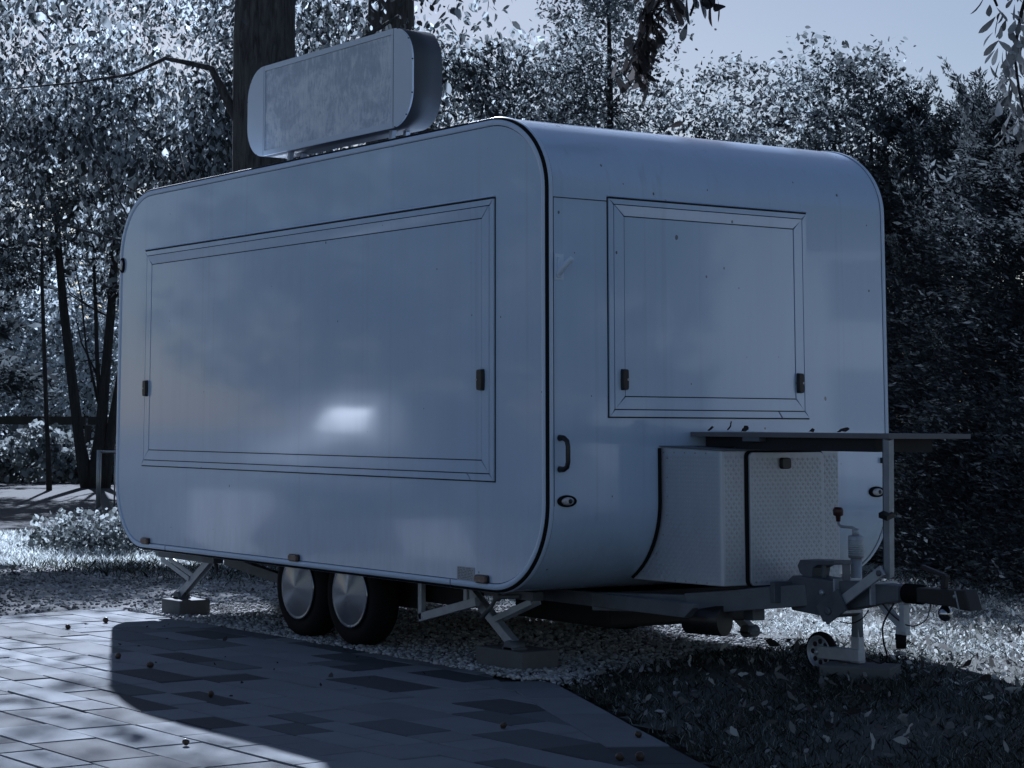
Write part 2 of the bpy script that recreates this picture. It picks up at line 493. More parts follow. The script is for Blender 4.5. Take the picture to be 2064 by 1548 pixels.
# ------------------------------------------------------------------ paved terrace
def clip(poly, p, n):
    """keep the side where (q-p).n <= 0"""
    out = []
    for i in range(len(poly)):
        a, b = poly[i], poly[(i+1) % len(poly)]
        da = (a[0]-p[0])*n[0] + (a[1]-p[1])*n[1]
        db = (b[0]-p[0])*n[0] + (b[1]-p[1])*n[1]
        if da <= 0: out.append(a)
        if (da < 0 < db) or (db < 0 < da):
            t = da/(da-db)
            out.append((a[0]+(b[0]-a[0])*t, a[1]+(b[1]-a[1])*t))
    return out
def area(p):
    return abs(sum(p[i][0]*p[(i+1) % len(p)][1]-p[(i+1) % len(p)][0]*p[i][1] for i in range(len(p))))/2
pv_root = empty('paved_terrace', (-1, -1.5, 0))
pv_root['kind'] = 'structure'
bed = MB().add([(x, y, -.022) for x, y in [(-4.85, -.06), (-.14, .14), (2.3, -.95), (5.6, -2.45), (5.6, -9), (-4.9, -9)]], [(5, 4, 3, 2, 1, 0)])
bed.build('sand_bed', M['sand'], pv_root)
EDGE_P = (-.14, .15); BW = .26
inner_p = (EDGE_P[0]-PN.x*BW, EDGE_P[1]-PN.y*BW)
pav = []
ca, sa = math.cos(R(2.5)), math.sin(R(2.5))
def rotp(x, y): return (x*ca-y*sa, x*sa+y*ca)
yy = .26
prev = None
while yy > -8.6:
    dp = rnd.choice([.20, .20, .24, .30, .30, .16])
    xx = -6.2 - rnd.random()*.4
    while xx < 6:
        ln = rnd.choice([.22, .30, .38, .42, .48, .54]) * (1.0 if dp < .28 else 1.08)
        gpj = .0035
        q = [rotp(xx+gpj, yy-dp+gpj), rotp(xx+ln-gpj, yy-dp+gpj), rotp(xx+ln-gpj, yy-gpj), rotp(xx+gpj, yy-gpj)]
        q = clip(q, (inner_p[0]-PN.x*.004, inner_p[1]-PN.y*.004), PN)
        if len(q) > 2: q = clip(q, (-4.83, -.4), (-.97, -.24))
        if len(q) > 2: q = clip(q, (-1.5, .10), (-.032, 1.0))
        if len(q) > 2 and area(q) > .004: pav.append(q)
        xx += ln
    yy -= dp
t_ = -.1
while t_ < 6.2:
    ln = rnd.choice([.30, .36, .42, .5])
    a0 = Vector(EDGE_P) + PD*(t_+.003) - PN*.004; a1 = Vector(EDGE_P) + PD*(t_+ln-.003) - PN*.004
    q = [tuple(a0-PN*(BW-.004)), tuple(a1-PN*(BW-.004)), tuple(a1), tuple(a0)]
    q = clip(q, (-1.5, .10), (-.032, 1.0))
    if len(q) > 2 and area(q) > .004: pav.append(q)
    t_ += ln
def view_key(q):
    c = Vector((sum(a[0] for a in q)/len(q), sum(a[1] for a in q)/len(q), 0))
    d = c - CAM
    z = d.dot(fw)
    u = 1032-234.4 + 4119.8*d.dot(rt2)/z; v = 774-389.1 - 4119.8*d.dot(up2)/z
    seen = -60 < u < 2124 and v < 1610
    return (0 if seen else 1, z)
pav.sort(key=view_key)
n_ind = 300
def paver_mb(b, q, dz, tx, ty):
    n = len(q)
    cx, cy = sum(a[0] for a in q)/n, sum(a[1] for a in q)/n
    def zz(x, y): return dz + (x-cx)*tx + (y-cy)*ty
    ch = .004
    bot = [(x, y, -.03) for x, y in q]
    mid = [(x, y, zz(x, y)-ch) for x, y in q]
    top = []
    for x, y in q:
        d = math.hypot(x-cx, y-cy); k = max(0, (d-ch*1.4)/d) if d > 1e-6 else 1
        X_, Y_ = cx+(x-cx)*k, cy+(y-cy)*k
        top.append((X_, Y_, zz(X_, Y_)))
    f = [tuple(range(2*n, 3*n))]
    for i in range(n):
        j = (i+1) % n
        f += [(i, j, n+j, n+i), (n+i, n+j, 2*n+j, 2*n+i)]
    b.add(bot+mid+top, f)
restb = MB()
for i, q in enumerate(pav):
    args = (rnd.uniform(-.0025, .002), rnd.uniform(-.008, .008), rnd.uniform(-.008, .008))
    if i < n_ind:
        b = MB(); paver_mb(b, q, *args); b.build('paver', M['paver'], pv_root)
    elif i < 1400:
        paver_mb(restb, q, *args)
if restb.v:
    o = restb.build('pavers_beyond', M['paver'], pv_root); o['kind'] = 'stuff'

# ------------------------------------------------------------------ pebbles, grass
rng = np.random.default_rng(5)
bm = bmesh.new(); bmesh.ops.create_icosphere(bm, subdivisions=1, radius=1)
bm.verts.ensure_lookup_table()
ICO_V = np.array([v.co[:] for v in bm.verts]); ICO_F = np.array([[v.index for v in f.verts] for f in bm.faces]); bm.free()
def pebbles(P, size, rng):
    n = len(P)
    s = (size*rng.lognormal(0, .3, n))[:, None]
    ax = rng.uniform(.7, 1.3, (n, 3)); ax[:, 2] *= .65
    a = rng.uniform(0, 2*PI, n); c, si = np.cos(a), np.sin(a)
    v = ICO_V[None] * (ax*s)[:, None, :] * rng.uniform(.85, 1.12, (n, len(ICO_V), 1))
    vx = v[..., 0]*c[:, None]-v[..., 1]*si[:, None]; vy = v[..., 0]*si[:, None]+v[..., 1]*c[:, None]
    V = np.stack([vx, vy, v[..., 2]], -1) + P[:, None, :]
    F = ICO_F[None] + (np.arange(n)*len(ICO_V))[:, None, None]
    return V.reshape(-1, 3), F.reshape(-1, 3)
P = []
n = 21000
px_ = rng.uniform(-4.75, -.05, n); py_ = .03 + rng.power(1, n)**1.5*2.5
keep = (px_ < gravel_x(py_) + rng.normal(0, .05, n)) & (py_ > .09+.03*px_*.4 + (px_ > -.3)*.06)
P = np.stack([px_, py_, rng.uniform(-.008, .006, n)], 1)[keep]
V, F = pebbles(P, .0105, rng)
o = link_mesh('white_gravel', np_mesh('white_gravel', V, F, M['pebble'], False))
tag(o, 'pale round gravel spread under the trailer between terrace and lawn', 'gravel', kind='stuff')
n = 9000
px_ = rng.uniform(-9.5, -4.6, n); py_ = rng.uniform(-2.2, 4.2, n)
keep = (py_ < 1.0 + (px_+9.6)*1.4) & ((px_ < -4.95-.0*py_) | (py_ > 0.05))
P = np.stack([px_, py_, np.full(n, -.024)], 1)[keep]
V, F = pebbles(P, .0105, rng)
o = link_mesh('path_gravel', np_mesh('path_gravel', V, F, M['pathstone'], False))
tag(o, 'loose grey gravel on the path behind the trailer', 'gravel', kind='stuff')

def blades(x, y, z, h, wd, rng, lean=.5):
    n = len(x)
    a = rng.uniform(0, 2*PI, n); l = rng.uniform(.1, lean, n)*h; b = rng.uniform(0, 2*PI, n)
    hh = h*rng.uniform(.5, 1.2, n)
    P0 = np.stack([x, y, z], 1)
    sx = np.stack([np.cos(a), np.sin(a), 0*a], 1)*wd/2
    mid = P0 + np.stack([np.cos(b)*l*.4, np.sin(b)*l*.4, hh*.6], 1)
    tip = P0 + np.stack([np.cos(b)*l*1.3, np.sin(b)*l*1.3, hh], 1)
    V = np.stack([P0-sx, P0+sx, mid+sx*.8, tip, mid-sx*.8], 1).reshape(-1, 3)
    F = np.arange(n*5).reshape(n, 5)
    return V, F
n = 120000
x = rng.uniform(-.9, 3.6, n); y = rng.uniform(-1.6, 4.2, n)
lx = .11*np.sin(x*5+y*3)+.07*np.sin(x*11-y*9)
k = (pd_(x, y) > .02) & (x > gravel_x(y)+rng.normal(.03, .06, n)) & (rng.random(n) < .55+2.2*lx) & (rng.random(n) > .75*sstep(1.2, 2.6, y))  # dark blades thin out where the sun-bright copy takes over
x, y = x[k], y[k]
V, F = blades(x, y, lawn_h(x, y)-.012, .04, .0036, rng, 1.1)
o = link_mesh('lawn_grass', np_mesh('lawn_grass', V, F, M['grass']))
tag(o, 'short dark grass of the lawn beside the drawbar', 'grass', kind='stuff')
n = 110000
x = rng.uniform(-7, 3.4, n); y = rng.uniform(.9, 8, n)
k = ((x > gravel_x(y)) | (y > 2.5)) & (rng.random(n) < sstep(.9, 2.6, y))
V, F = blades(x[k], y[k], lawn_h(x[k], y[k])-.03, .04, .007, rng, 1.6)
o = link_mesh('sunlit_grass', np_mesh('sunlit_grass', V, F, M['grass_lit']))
tag(o, 'sunlit grass beyond the trailer drawbar, sun put into its pale colour', 'grass', kind='stuff')
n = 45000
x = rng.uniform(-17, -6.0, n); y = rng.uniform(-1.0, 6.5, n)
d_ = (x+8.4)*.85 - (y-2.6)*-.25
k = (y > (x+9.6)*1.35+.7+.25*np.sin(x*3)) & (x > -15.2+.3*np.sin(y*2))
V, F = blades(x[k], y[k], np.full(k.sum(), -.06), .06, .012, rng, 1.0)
o = link_mesh('verge_grass', np_mesh('verge_grass', V, F, M['grass_lit']))  # verge shares the sun-bright blade colour
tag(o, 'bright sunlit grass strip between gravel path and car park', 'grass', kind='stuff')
# taller tufts along the path edge
n = 5000
t = rng.uniform(0, 1, n)
x = -9.3+t*3.9+rng.normal(0, .45, n); y = 1.5+t*2.3+rng.normal(0, .5, n)+.3*np.sin(t*19)
V, F = blades(x, y, np.full(n, -.06), .085, .009, rng, .9)
o = link_mesh('edge_grass', np_mesh('edge_grass', V, F, M['grass']))
tag(o, 'ragged grass tufts along the gravel path edge', 'grass', kind='stuff')

# ------------------------------------------------------------------ foliage tools
def sun_ground(P):
    t = P[:, 2]/SUN.z
    return P[:, 0]-SUN.x*t, P[:, 1]-SUN.y*t
def open_to_sun(P, rng):
    """crowns leave gaps where the low sun reaches the lawn, the terrace and the verge"""
    gx, gy = sun_ground(P)
    keep = np.ones(len(P), bool)
    r_ = rng.random(len(P))
    right = (gx > -3.1) & (gx < 4) & (gy > 1.6) & (gy < 5.6) & (gy > 2.2-.47*gx)
    keep &= ~(right & (r_ < .985))
    nz = np.sin(gx*5.1+1.3*np.sin(gy*4.3))*np.sin(gy*6.7+1.1*np.sin(gx*3.7)+.6)+.45*np.sin(gx*11.3+gy*7.9)
    left = (gx > -4.9) & (gx < 2.2) & (gy > -4.5) & (gy < .4)
    thr = np.where(gy > -1.7, -.48, -1.1)
    keep &= ~(left & ((nz < thr) | ((r_ < .12) & (gy > -1.85))))
    tt = (P[:, 2]-2.8)/SUN.z; ux, uy = P[:, 0]-SUN.x*tt, P[:, 1]-SUN.y*tt
    roof = (ux > -5.2) & (ux < .5) & (uy > -.1) & (uy < 2.5) & (P[:, 2] > 3)
    keep &= ~(roof & ((nz < .45) | (r_ < .6)))
    nz2 = np.sin(gx*2.3+gy*1.7)*np.sin(gy*3.1-gx*.9)
    verge = (gx > -15) & (gx < -8.6) & (gy > .2) & (gy < 4.2)
    keep &= ~(verge & ((nz2 < .3) | (r_ < .5)))
    return keep
def leaf_quads(P, L, asp, rng, droop=0.0, axis=None, spread=1.0, hexa=True):
    n = len(P)
    a = rng.normal(0, 1, (n, 3))
    a /= np.linalg.norm(a, axis=1)[:, None]
    a = a*spread + np.array([0, 0, -droop])
    if axis is not None: a = a + axis
    a /= np.linalg.norm(a, axis=1)[:, None]+1e-9
    b = rng.normal(0, 1, (n, 3))
    s = np.cross(a, b); s /= np.linalg.norm(s, axis=1)[:, None]+1e-9
    nn = np.cross(a, s)
    Ls = (L*np.clip(rng.lognormal(-.05, .33, n), .4, 1.9))[:, None]
    wd = Ls*asp*.5
    fold = wd*rng.uniform(-.2, .5, (n, 1))
    if not hexa:
        V = np.stack([P, P+a*Ls*.42+s*wd+nn*fold, P+a*Ls, P+a*Ls*.42-s*wd+nn*fold], 1)
        return V.reshape(-1, 3), np.arange(n*4).reshape(n, 4)
    bend = nn*Ls*rng.uniform(-.22, .12, (n, 1))
    V = np.stack([P, P+a*Ls*.25+s*wd*.85+nn*fold, P+a*Ls*.62+s*wd*.8+nn*fold+bend*.4, P+a*Ls+bend, P+a*Ls*.62-s*wd*.8+nn*fold+bend*.4, P+a*Ls*.25-s*wd*.85+nn*fold], 1)
    F = np.arange(n*6).reshape(n, 6)
    return V.reshape(-1, 3), F
def blob(center, radii, n, rng, clumps, csize, inner=.25, flatz=.55):
    """points in clumps spread through an ellipsoid"""
    u = rng.normal(0, 1, (clumps, 3)); u /= np.linalg.norm(u, axis=1)[:, None]
    r_ = inner+(1-inner)*rng.random(clumps)**.55
    C = u*r_[:, None]*np.array(radii)+np.array(center)
    k = rng.integers(0, clumps, n)
    return C[k] + rng.normal(0, 1, (n, 3))*np.array([csize, csize, csize*flatz]), C
def trunk_mesh(b, path, rads, n=12, wob=0.0):
    b.tube(path, rads, n)
def limb(b, a, c, r0, rg, seg=4, sag=.0):
    a, c = Vector(a), Vector(c)
    pts = []
    for i in range(seg+1):
        t = i/seg
        p = a.lerp(c, t)
        if 0 < i < seg: p += Vector(rg.normal(0, (c-a).length*.045, 3))
        p.z += math.sin(t*PI)*sag
        pts.append(p)
    b.tube(pts, [r0*(1-.8*i/seg) for i in range(seg+1)], 6, caps=False)

def tree(name, label, cat, base, trunk, rads, blobs, leaf, mat, bark, seed, group=None, limbs=14, droop=.3, asp=.55, sunny=True, limbr=.03, spread=1.0, trunk_extra=None):
    """blobs: (center offset, radii, count, clumps, clump size)"""
    rg = np.random.default_rng(seed)
    o = empty(name, base)
    tag(o, label, cat, group)
    bx_, by_, bz_ = base
    b = MB()
    b.tube([(bx_+p[0], by_+p[1], bz_+p[2]) for p in trunk], rads, 14)
    Ps, Cs = [], []
    for c, rr, n_, k_, cs in blobs:
        p_, C_ = blob((bx_+c[0], by_+c[1], bz_+c[2]), rr, n_, rg, k_, cs)
        Ps.append(p_); Cs.append(C_)
    P = np.concatenate(Ps); C = np.concatenate(Cs)
    tp = np.array([(bx_+p[0], by_+p[1], bz_+p[2]) for p in trunk])
    for i in rg.choice(len(C), min(limbs, len(C)), replace=False):
        c = C[i]
        j = np.argmin(np.abs(tp[:, 2] - (c[2]-.35*np.hypot(*(c[:2]-tp[0, :2])))))
        limb(b, tp[j], c, min(rads[j]*.2, limbr), rg, 5)
    if trunk_extra:
        for pts, rr in trunk_extra:
            b.tube([(bx_+p[0], by_+p[1], bz_+p[2]) for p in pts], rr, 8)
    b.build('trunk', bark, o)
    P = P[P[:, 2] > .15]
    if sunny: P = P[open_to_sun(P, rg)]
    V, F = leaf_quads(P, leaf, asp, rg, droop, spread=spread)
    link_mesh('crown', np_mesh('crown', V, F, mat), o)
    return o
RX, RY = rt.x, rt.y
def side(dx, z, dd=0.0):
    """offset: dx to the right as the camera sees it, dd away from it"""
    return (RX*dx - RY*dd, RY*dx + RX*dd, z)

# ------------------------------------------------------------------ trees behind and left of the trailer
T1 = (-9.39, 3.64, -.06)
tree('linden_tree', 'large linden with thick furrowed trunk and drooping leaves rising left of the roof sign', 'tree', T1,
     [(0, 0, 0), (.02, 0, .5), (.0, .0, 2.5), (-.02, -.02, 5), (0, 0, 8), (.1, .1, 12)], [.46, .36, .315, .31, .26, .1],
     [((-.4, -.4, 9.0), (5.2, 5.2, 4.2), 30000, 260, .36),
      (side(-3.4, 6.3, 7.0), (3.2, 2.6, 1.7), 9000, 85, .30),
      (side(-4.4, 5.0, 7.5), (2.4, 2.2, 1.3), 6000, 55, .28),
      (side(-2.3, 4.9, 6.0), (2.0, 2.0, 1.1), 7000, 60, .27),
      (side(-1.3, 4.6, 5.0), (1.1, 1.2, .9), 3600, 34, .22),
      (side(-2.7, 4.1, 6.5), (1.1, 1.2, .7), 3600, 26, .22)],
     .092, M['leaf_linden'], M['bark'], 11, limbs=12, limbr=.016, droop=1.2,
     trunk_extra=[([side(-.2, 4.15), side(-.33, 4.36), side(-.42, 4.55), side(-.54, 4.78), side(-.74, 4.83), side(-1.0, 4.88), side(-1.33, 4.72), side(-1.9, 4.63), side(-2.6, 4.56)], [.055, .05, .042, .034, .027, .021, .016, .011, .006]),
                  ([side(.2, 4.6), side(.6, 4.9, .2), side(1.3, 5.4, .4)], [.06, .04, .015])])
T2 = (-12.08, 6.8, -.06)
tree('linden_tree', 'second large linden whose dark trunk stands directly behind the roof sign', 'tree', T2,
     [(0, 0, 0), (0, 0, .6), (0, 0, 3), (.02, 0, 6), (.05, 0, 9), (.1, 0, 12)], [.42, .33, .29, .28, .22, .1],
     [((0, 0, 11.2), (4.6, 4.6, 4.4), 26000, 240, .42),
      (side(1.0, 5.2, 2.5), (1.2, 1.4, 1.5), 12000, 90, .26),
      (side(-1.4, 5.9, 3.0), (1.4, 1.4, 1.6), 9500, 75, .28)],
     .085, M['leaf_linden'], M['bark'], 12, limbs=12, limbr=.016, droop=1.0,
     trunk_extra=[([side(.2, 4.8), side(.9, 4.65, .1), side(1.7, 4.3, .2)], [.05, .03, .012])])
# many-stemmed tree at the far side of the car park
T3 = (-29.4, 11.0, -.06)
def st(pts): return [side((x_-170)*.01, (978-y_)*.01) for x_, y_ in pts]
tree('multi_stem_tree', 'tall tree with several dark stems standing in the sun by the ivy bank', 'tree', T3,
     st([(176, 985), (178, 930), (182, 870), (189, 760), (197, 640), (203, 520), (206, 400), (210, 200)]), [.22, .17, .12, .10, .09, .075, .05, .02],
     [(side(-.4, 6.3), (2.6, 2.2, 1.7), 7500, 90, .30), (side(.6, 4.8), (1.3, 1.3, 1.0), 2600, 40, .22), (side(-1.6, 4.6, .4), (1.2, 1.1, .8), 2200, 40, .22),
      (side(.3, 10.6), (3.4, 3, 1.6), 4500, 80, .35)],
     .13, M['leaf_birch'], M['bark2'], 13, limbs=26, droop=.3, sunny=True,
     trunk_extra=[(st([(165, 985), (152, 940), (140, 880), (120, 740), (103, 620), (92, 520), (82, 400), (70, 250)]), [.2, .15, .115, .105, .095, .08, .05, .02]),
                  (st([(190, 985), (195, 930), (205, 850), (222, 740), (230, 600), (236, 420)]), [.15, .13, .105, .09, .07, .03]),
                  (st([(180, 820), (172, 720), (166, 600), (158, 480)]), [.05, .045, .04, .02]),
                  (st([(176, 810), (150, 700), (138, 600), (120, 520)]), [.03, .024, .018, .01]),
                  (st([(176, 760), (140, 690), (128, 640)]), [.02, .016, .01])])
tree('slender_tree', 'thin dark sapling stem left of the many-stemmed tree', 'tree', (-28.3, 9.6, -.06),
     [side((x_-112)*.0096, (978-y_)*.0096) for x_, y_ in ((112, 985), (108, 900), (104, 850), (95, 700), (88, 580), (83, 420))], [.06, .05, .045, .04, .035, .015],
     [(side(-.3, 5.8), (1.2, 1.2, 1.5), 2600, 40, .22)], .12, M['leaf_birch'], M['bark2'], 14, limbs=10)
# trees farther off on the left
for i, (px, d, h, rr, lab) in enumerate(((-40, 58, 8.0, 3.0, 'far pale broadleaf tree at the left edge beyond the ivy bank'),
                                         (70, 62, 6.2, 3.0, 'far sunlit tree between the conifer and the dark stems'),
                                         (190, 60, 7.0, 3.0, 'far sunlit tree seen behind the dark stems'),
                                         (290, 56, 8.5, 3.2, 'far tree rising beyond the rear end of the trailer'))):
    xc = (px-798)/4119.8*d
    bx_, by_ = CAM.x+fw.x*d+rt.x*xc, CAM.y+fw.y*d+rt.y*xc
    tree('broadleaf_tree', lab, 'tree', (bx_, by_, -.06), [(0, 0, 0), (0, 0, 2), (.1, 0, h*.6), (0, .1, h*.9)], [.25, .2, .13, .04],
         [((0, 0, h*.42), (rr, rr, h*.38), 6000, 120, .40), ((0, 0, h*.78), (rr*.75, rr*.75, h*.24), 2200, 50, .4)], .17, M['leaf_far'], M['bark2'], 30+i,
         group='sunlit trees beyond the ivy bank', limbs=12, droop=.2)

rg = np.random.default_rng(77)
n = 26000
d_ = rg.uniform(72, 86, n); px_ = rg.uniform(-500, 700, n); xc = (px_-798)/4119.8*d_
top = 5.2+1.6*np.sin(px_*.021)+1.1*np.sin(px_*.057+2)
z_ = rg.random(n)*top
P = np.stack([CAM.x+fw.x*d_+rt.x*xc, CAM.y+fw.y*d_+rt.y*xc, z_], 1)
V, F = leaf_quads(P, .42, .7, rg, .2)
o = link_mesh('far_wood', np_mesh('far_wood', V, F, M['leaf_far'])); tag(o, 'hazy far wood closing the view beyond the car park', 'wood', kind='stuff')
# ivy bank behind the car park
def bank(name, label, cat, p0, p1, dep, h, n_, leaf, mat, seed, rise=.0):
    rg = np.random.default_rng(seed)
    o = empty(name, ((p0[0]+p1[0])/2, (p0[1]+p1[1])/2, -.06)); tag(o, label, cat)
    a = np.array(p0); b_ = np.array(p1); d = b_-a; L_ = np.linalg.norm(d); d /= L_
    nn_ = np.array([d[1], -d[0]])
    t = rg.uniform(0, L_, n_); s = rg.uniform(-1, 1, n_); hh = h*(.8+.2*np.sin(t*1.7)+.12*np.sin(t*4.1+1))
    zc = rg.random(n_)**.7
    z = zc*hh*np.sqrt(np.clip(1-s*s*.75, 0, 1))
    P = np.stack([a[0]+d[0]*t+nn_[0]*s*dep, a[1]+d[1]*t+nn_[1]*s*dep, z-.05], 1)+rg.normal(0, .05, (n_, 3))
    V, F = leaf_quads(P, leaf, .8, rg, .35)
    link_mesh('foliage', np_mesh('foliage', V, F, mat), o)
    b = MB()
    for k in range(10):
        q = a + d*L_*(k+.5)/10
        c = (q[0]+rg.normal(0, .2), q[1]+rg.normal(0, .2), h*.7)
        MB().tube([(q[0], q[1], -.06), ((q[0]+c[0])/2+.05, (q[1]+c[1])/2, h*.35), c], [.03, .02, .008], 6).build('stem', M['bark2'], o)
    return o
bank('ivy_bank', 'sunlit ivy covered bank along the far side of the car park', 'ivy', (-36.9, 8.2), (-30.4, 15.3), .9, 1.15, 9000, .15, M['leaf_hedge'], 41)
bank('low_shrub', 'low sunlit creeping shrub at the rear corner of the trailer', 'shrub', (-12.4, 2.85), (-8.8, 5.2), .75, .34, 9500, .055, M['leaf_hedge'], 42)
# dark timber fence behind the ivy bank
fo = empty('timber_fence', (-36, 13, -.06)); tag(fo, 'dark timber fence with wide top rail behind the ivy bank', 'fence')
fa, fb_ = Vector((-42.0, 4.8, 0)), Vector((-33.2, 16.5, 0))
for k in range(5):
    p = fa.lerp(fb_, k/4)
    MB().box(p.x-.06, p.x+.06, p.y-.06, p.y+.06, -.06, 1.18).build('post', M['timber'], fo)
for k in range(4):
    a, b = fa.lerp(fb_, k/4), fa.lerp(fb_, (k+1)/4-.004)
    MB().bar(a+Vector((0, 0, 1.28)), b+Vector((0, 0, 1.28)), .08, .19).build('top_rail', M['timber'], fo)
    MB().bar(a+Vector((0, 0, .6)), b+Vector((0, 0, .6)), .06, .12).build('lower_rail', M['timber'], fo)
# metal barrier
bo = empty('metal_barrier', (-19.65, 6.64, -.035)); tag(bo, 'galvanised tube barrier standing on the shaded car park', 'barrier')
rv = Vector((RX, RY, 0))
for k in range(3):
    p = Vector((-19.65, 6.64, 0)) + rv*(.235*k if k < 2 else 1.2)
    MB().tube([(p.x, p.y, -.035), (p.x, p.y, .845)], .034 if k != 1 else .012, 12).build('post', M['postmetal'], bo)
p = Vector((-19.65, 6.64, 0))
MB().tube([p+Vector((0, 0, .82)), p+rv*1.2+Vector((0, 0, .82))], .02, 10).build('rail', M['postmetal'], bo)

# ------------------------------------------------------------------ conifers
def conifer_meshes(seed, h, r0, n_, tiers, leaf, tiered, topfeather):
    rg = np.random.default_rng(seed)
    P, A = [], []
    nb = tiers
    for k in range(nb):
        t = (k+rg.random())/nb
        z = h*(.02+.97*t)
        rad = r0*(1-t**1.6)**.75*rg.uniform(.75, 1.15)+.05
        az = rg.uniform(0, 2*PI)
        out = np.array([math.cos(az), math.sin(az)])
        m_ = max(6, int(n_/nb*(.35+1.1*(rad/r0))))
        s = rg.random(m_)**.6
        lift = (.45 if t > .6 else .12)*rad
        zz = z + (s**1.5)*lift - (tiered*.35*s*rad)
        tw = .22*rad*(1.05-s*.7)+.03
        off = rg.normal(0, 1, (m_, 3))*np.array([tw, tw, tw*(.28 if tiered else .55)])[None] if False else rg.normal(0, 1, (m_, 3))*np.stack([tw, tw, tw*(.28 if tiered else .6)], 1)
        P.append(np.stack([out[0]*s*rad, out[1]*s*rad, zz], 1)+off)
        ax = np.tile(np.array([out[0]*.9, out[1]*.9, .35 if not tiered else -.1]), (m_, 1))
        A.append(ax)
    P = np.concatenate(P); A = np.concatenate(A)
    # feathery leading shoots
    for k in range(topfeather):
        az = rg.uniform(0, 2*PI); q = rg.uniform(0, r0*.75); zb = h*(1-(q/r0)**1.5*.45)-.15
        ln = rg.uniform(.2, .65); m_ = 110
        s = rg.random(m_)
        d = np.array([math.cos(az)*.35, math.sin(az)*.35, 1.0])
        Q = np.array([math.cos(az)*q, math.sin(az)*q, zb])+s[:, None]*ln*d+rg.normal(0, .022, (m_, 3))
        P = np.concatenate([P, Q]); A = np.concatenate([A, np.tile(d*.9, (m_, 1))])
    keep = P[:, 2] > .03
    V, F = leaf_quads(P[keep], leaf, .34, rg, 0, A[keep], .75, hexa=False)
    tb = MB()
    tb.tube([(0, 0, 0), (.02, 0, h*.4), (0, .02, h*.95)], [.11, .075, .015], 8)
    for k in range(30):
        t = (k+.5)/30; az = k*2.4; rad = r0*(1-t**1.6)**.75*.8; z = h*(.05+.9*t)
        tb.tube([(0, 0, z), (math.cos(az)*rad*.5, math.sin(az)*rad*.5, z+.04*rad), (math.cos(az)*rad, math.sin(az)*rad, z+.3*rad-(.4*rad if tiered else 0))], [.022, .014, .005], 5, caps=False)
    return V, F, tb
protos = []
for k, (h, r0, n_) in enumerate(((4.7, 1.25, 66000), (4.4, 1.15, 62000), (5.0, 1.05, 56000))):
    V, F, tb = conifer_meshes(60+k, h, r0, n_, 260, .05, 0.0, 40)
    protos.append((np_mesh('crown', V, F, M['needle']), tb, h))
tmesh = {}
def conifer(i, x, y, sc, rz, label):
    o = empty('conifer_tree', (x, y, -.06), rz); o.scale = sc
    tag(o, label, 'conifer', 'dark conifers in a row behind the trailer')
    cr, tb, h = protos[i]
    c = bpy.data.objects.new('crown', cr); COL.objects.link(c); c.parent = o
    if i not in tmesh:
        me = bpy.data.meshes.new('trunk'); me.from_pydata(tb.v, [], tb.f); me.materials.append(M['bark2']); tmesh[i] = me
    t = bpy.data.objects.new('trunk', tmesh[i]); COL.objects.link(t); t.parent = o
    return o
CON = [(0, -4.75, 8.45, (1, 1, .92), .3, 'dark conifer just right of the trailer roof corner'),
       (1, -3.72, 7.72, (1.05, 1.05, .90), 1.9, 'dark conifer with feathery top in the middle of the right hand row'),
       (2, -2.85, 7.35, (1.2, 1.2, .79), 4.0, 'dark conifer at the right edge of the photo behind withered leaves'),
       (0, -1.6, 6.85, (1, 1, .82), 2.2, 'dark conifer standing past the right edge of the row'),
       (2, -5.9, 9.0, (1.15, 1.15, .88), 5.1, 'dark narrow conifer behind the front right roof edge'),
       (1, -7.0, 9.4, (1.15, 1.15, .84), 3.1, 'dark conifer behind the middle of the front roof edge'),
       (0, -8.3, 9.9, (1.1, 1.1, .74), 1.1, 'low dark conifer below the birch tops over the roof'),
       (1, -9.6, 10.6, (1.15, 1.15, .76), .2, 'low dark conifer above the front left roof edge'),
       (2, -11.2, 11.4, (1.3, 1.3, .66), 2.6, 'low dark conifer behind the front roof corner')]
for a in CON: conifer(*a)
# spruce with layered boughs at the left edge
V, F, tb = conifer_meshes(71, 7.5, 2.3, 11000, 70, .22, 1.0, 4)
o = empty('spruce_tree', (-34.6, 10.0, -.06)); tag(o, 'dark spruce with layered horizontal boughs at the left edge', 'conifer')
sel_ = V.reshape(-1, 4, 3)[:, :, 2].min(1) > 1.75
V = V.reshape(-1, 4, 3)[sel_].reshape(-1, 3); F = np.arange(len(V)).reshape(-1, 4)
V = V + np.array([-34.6, 10.0, -.06]); tb.v = [(a-34.6, b+10.0, c-.06) for a, b, c in tb.v]
link_mesh('crown', np_mesh('crown', V, F, M['needle']), o); tb.build('trunk', M['bark2'], o)

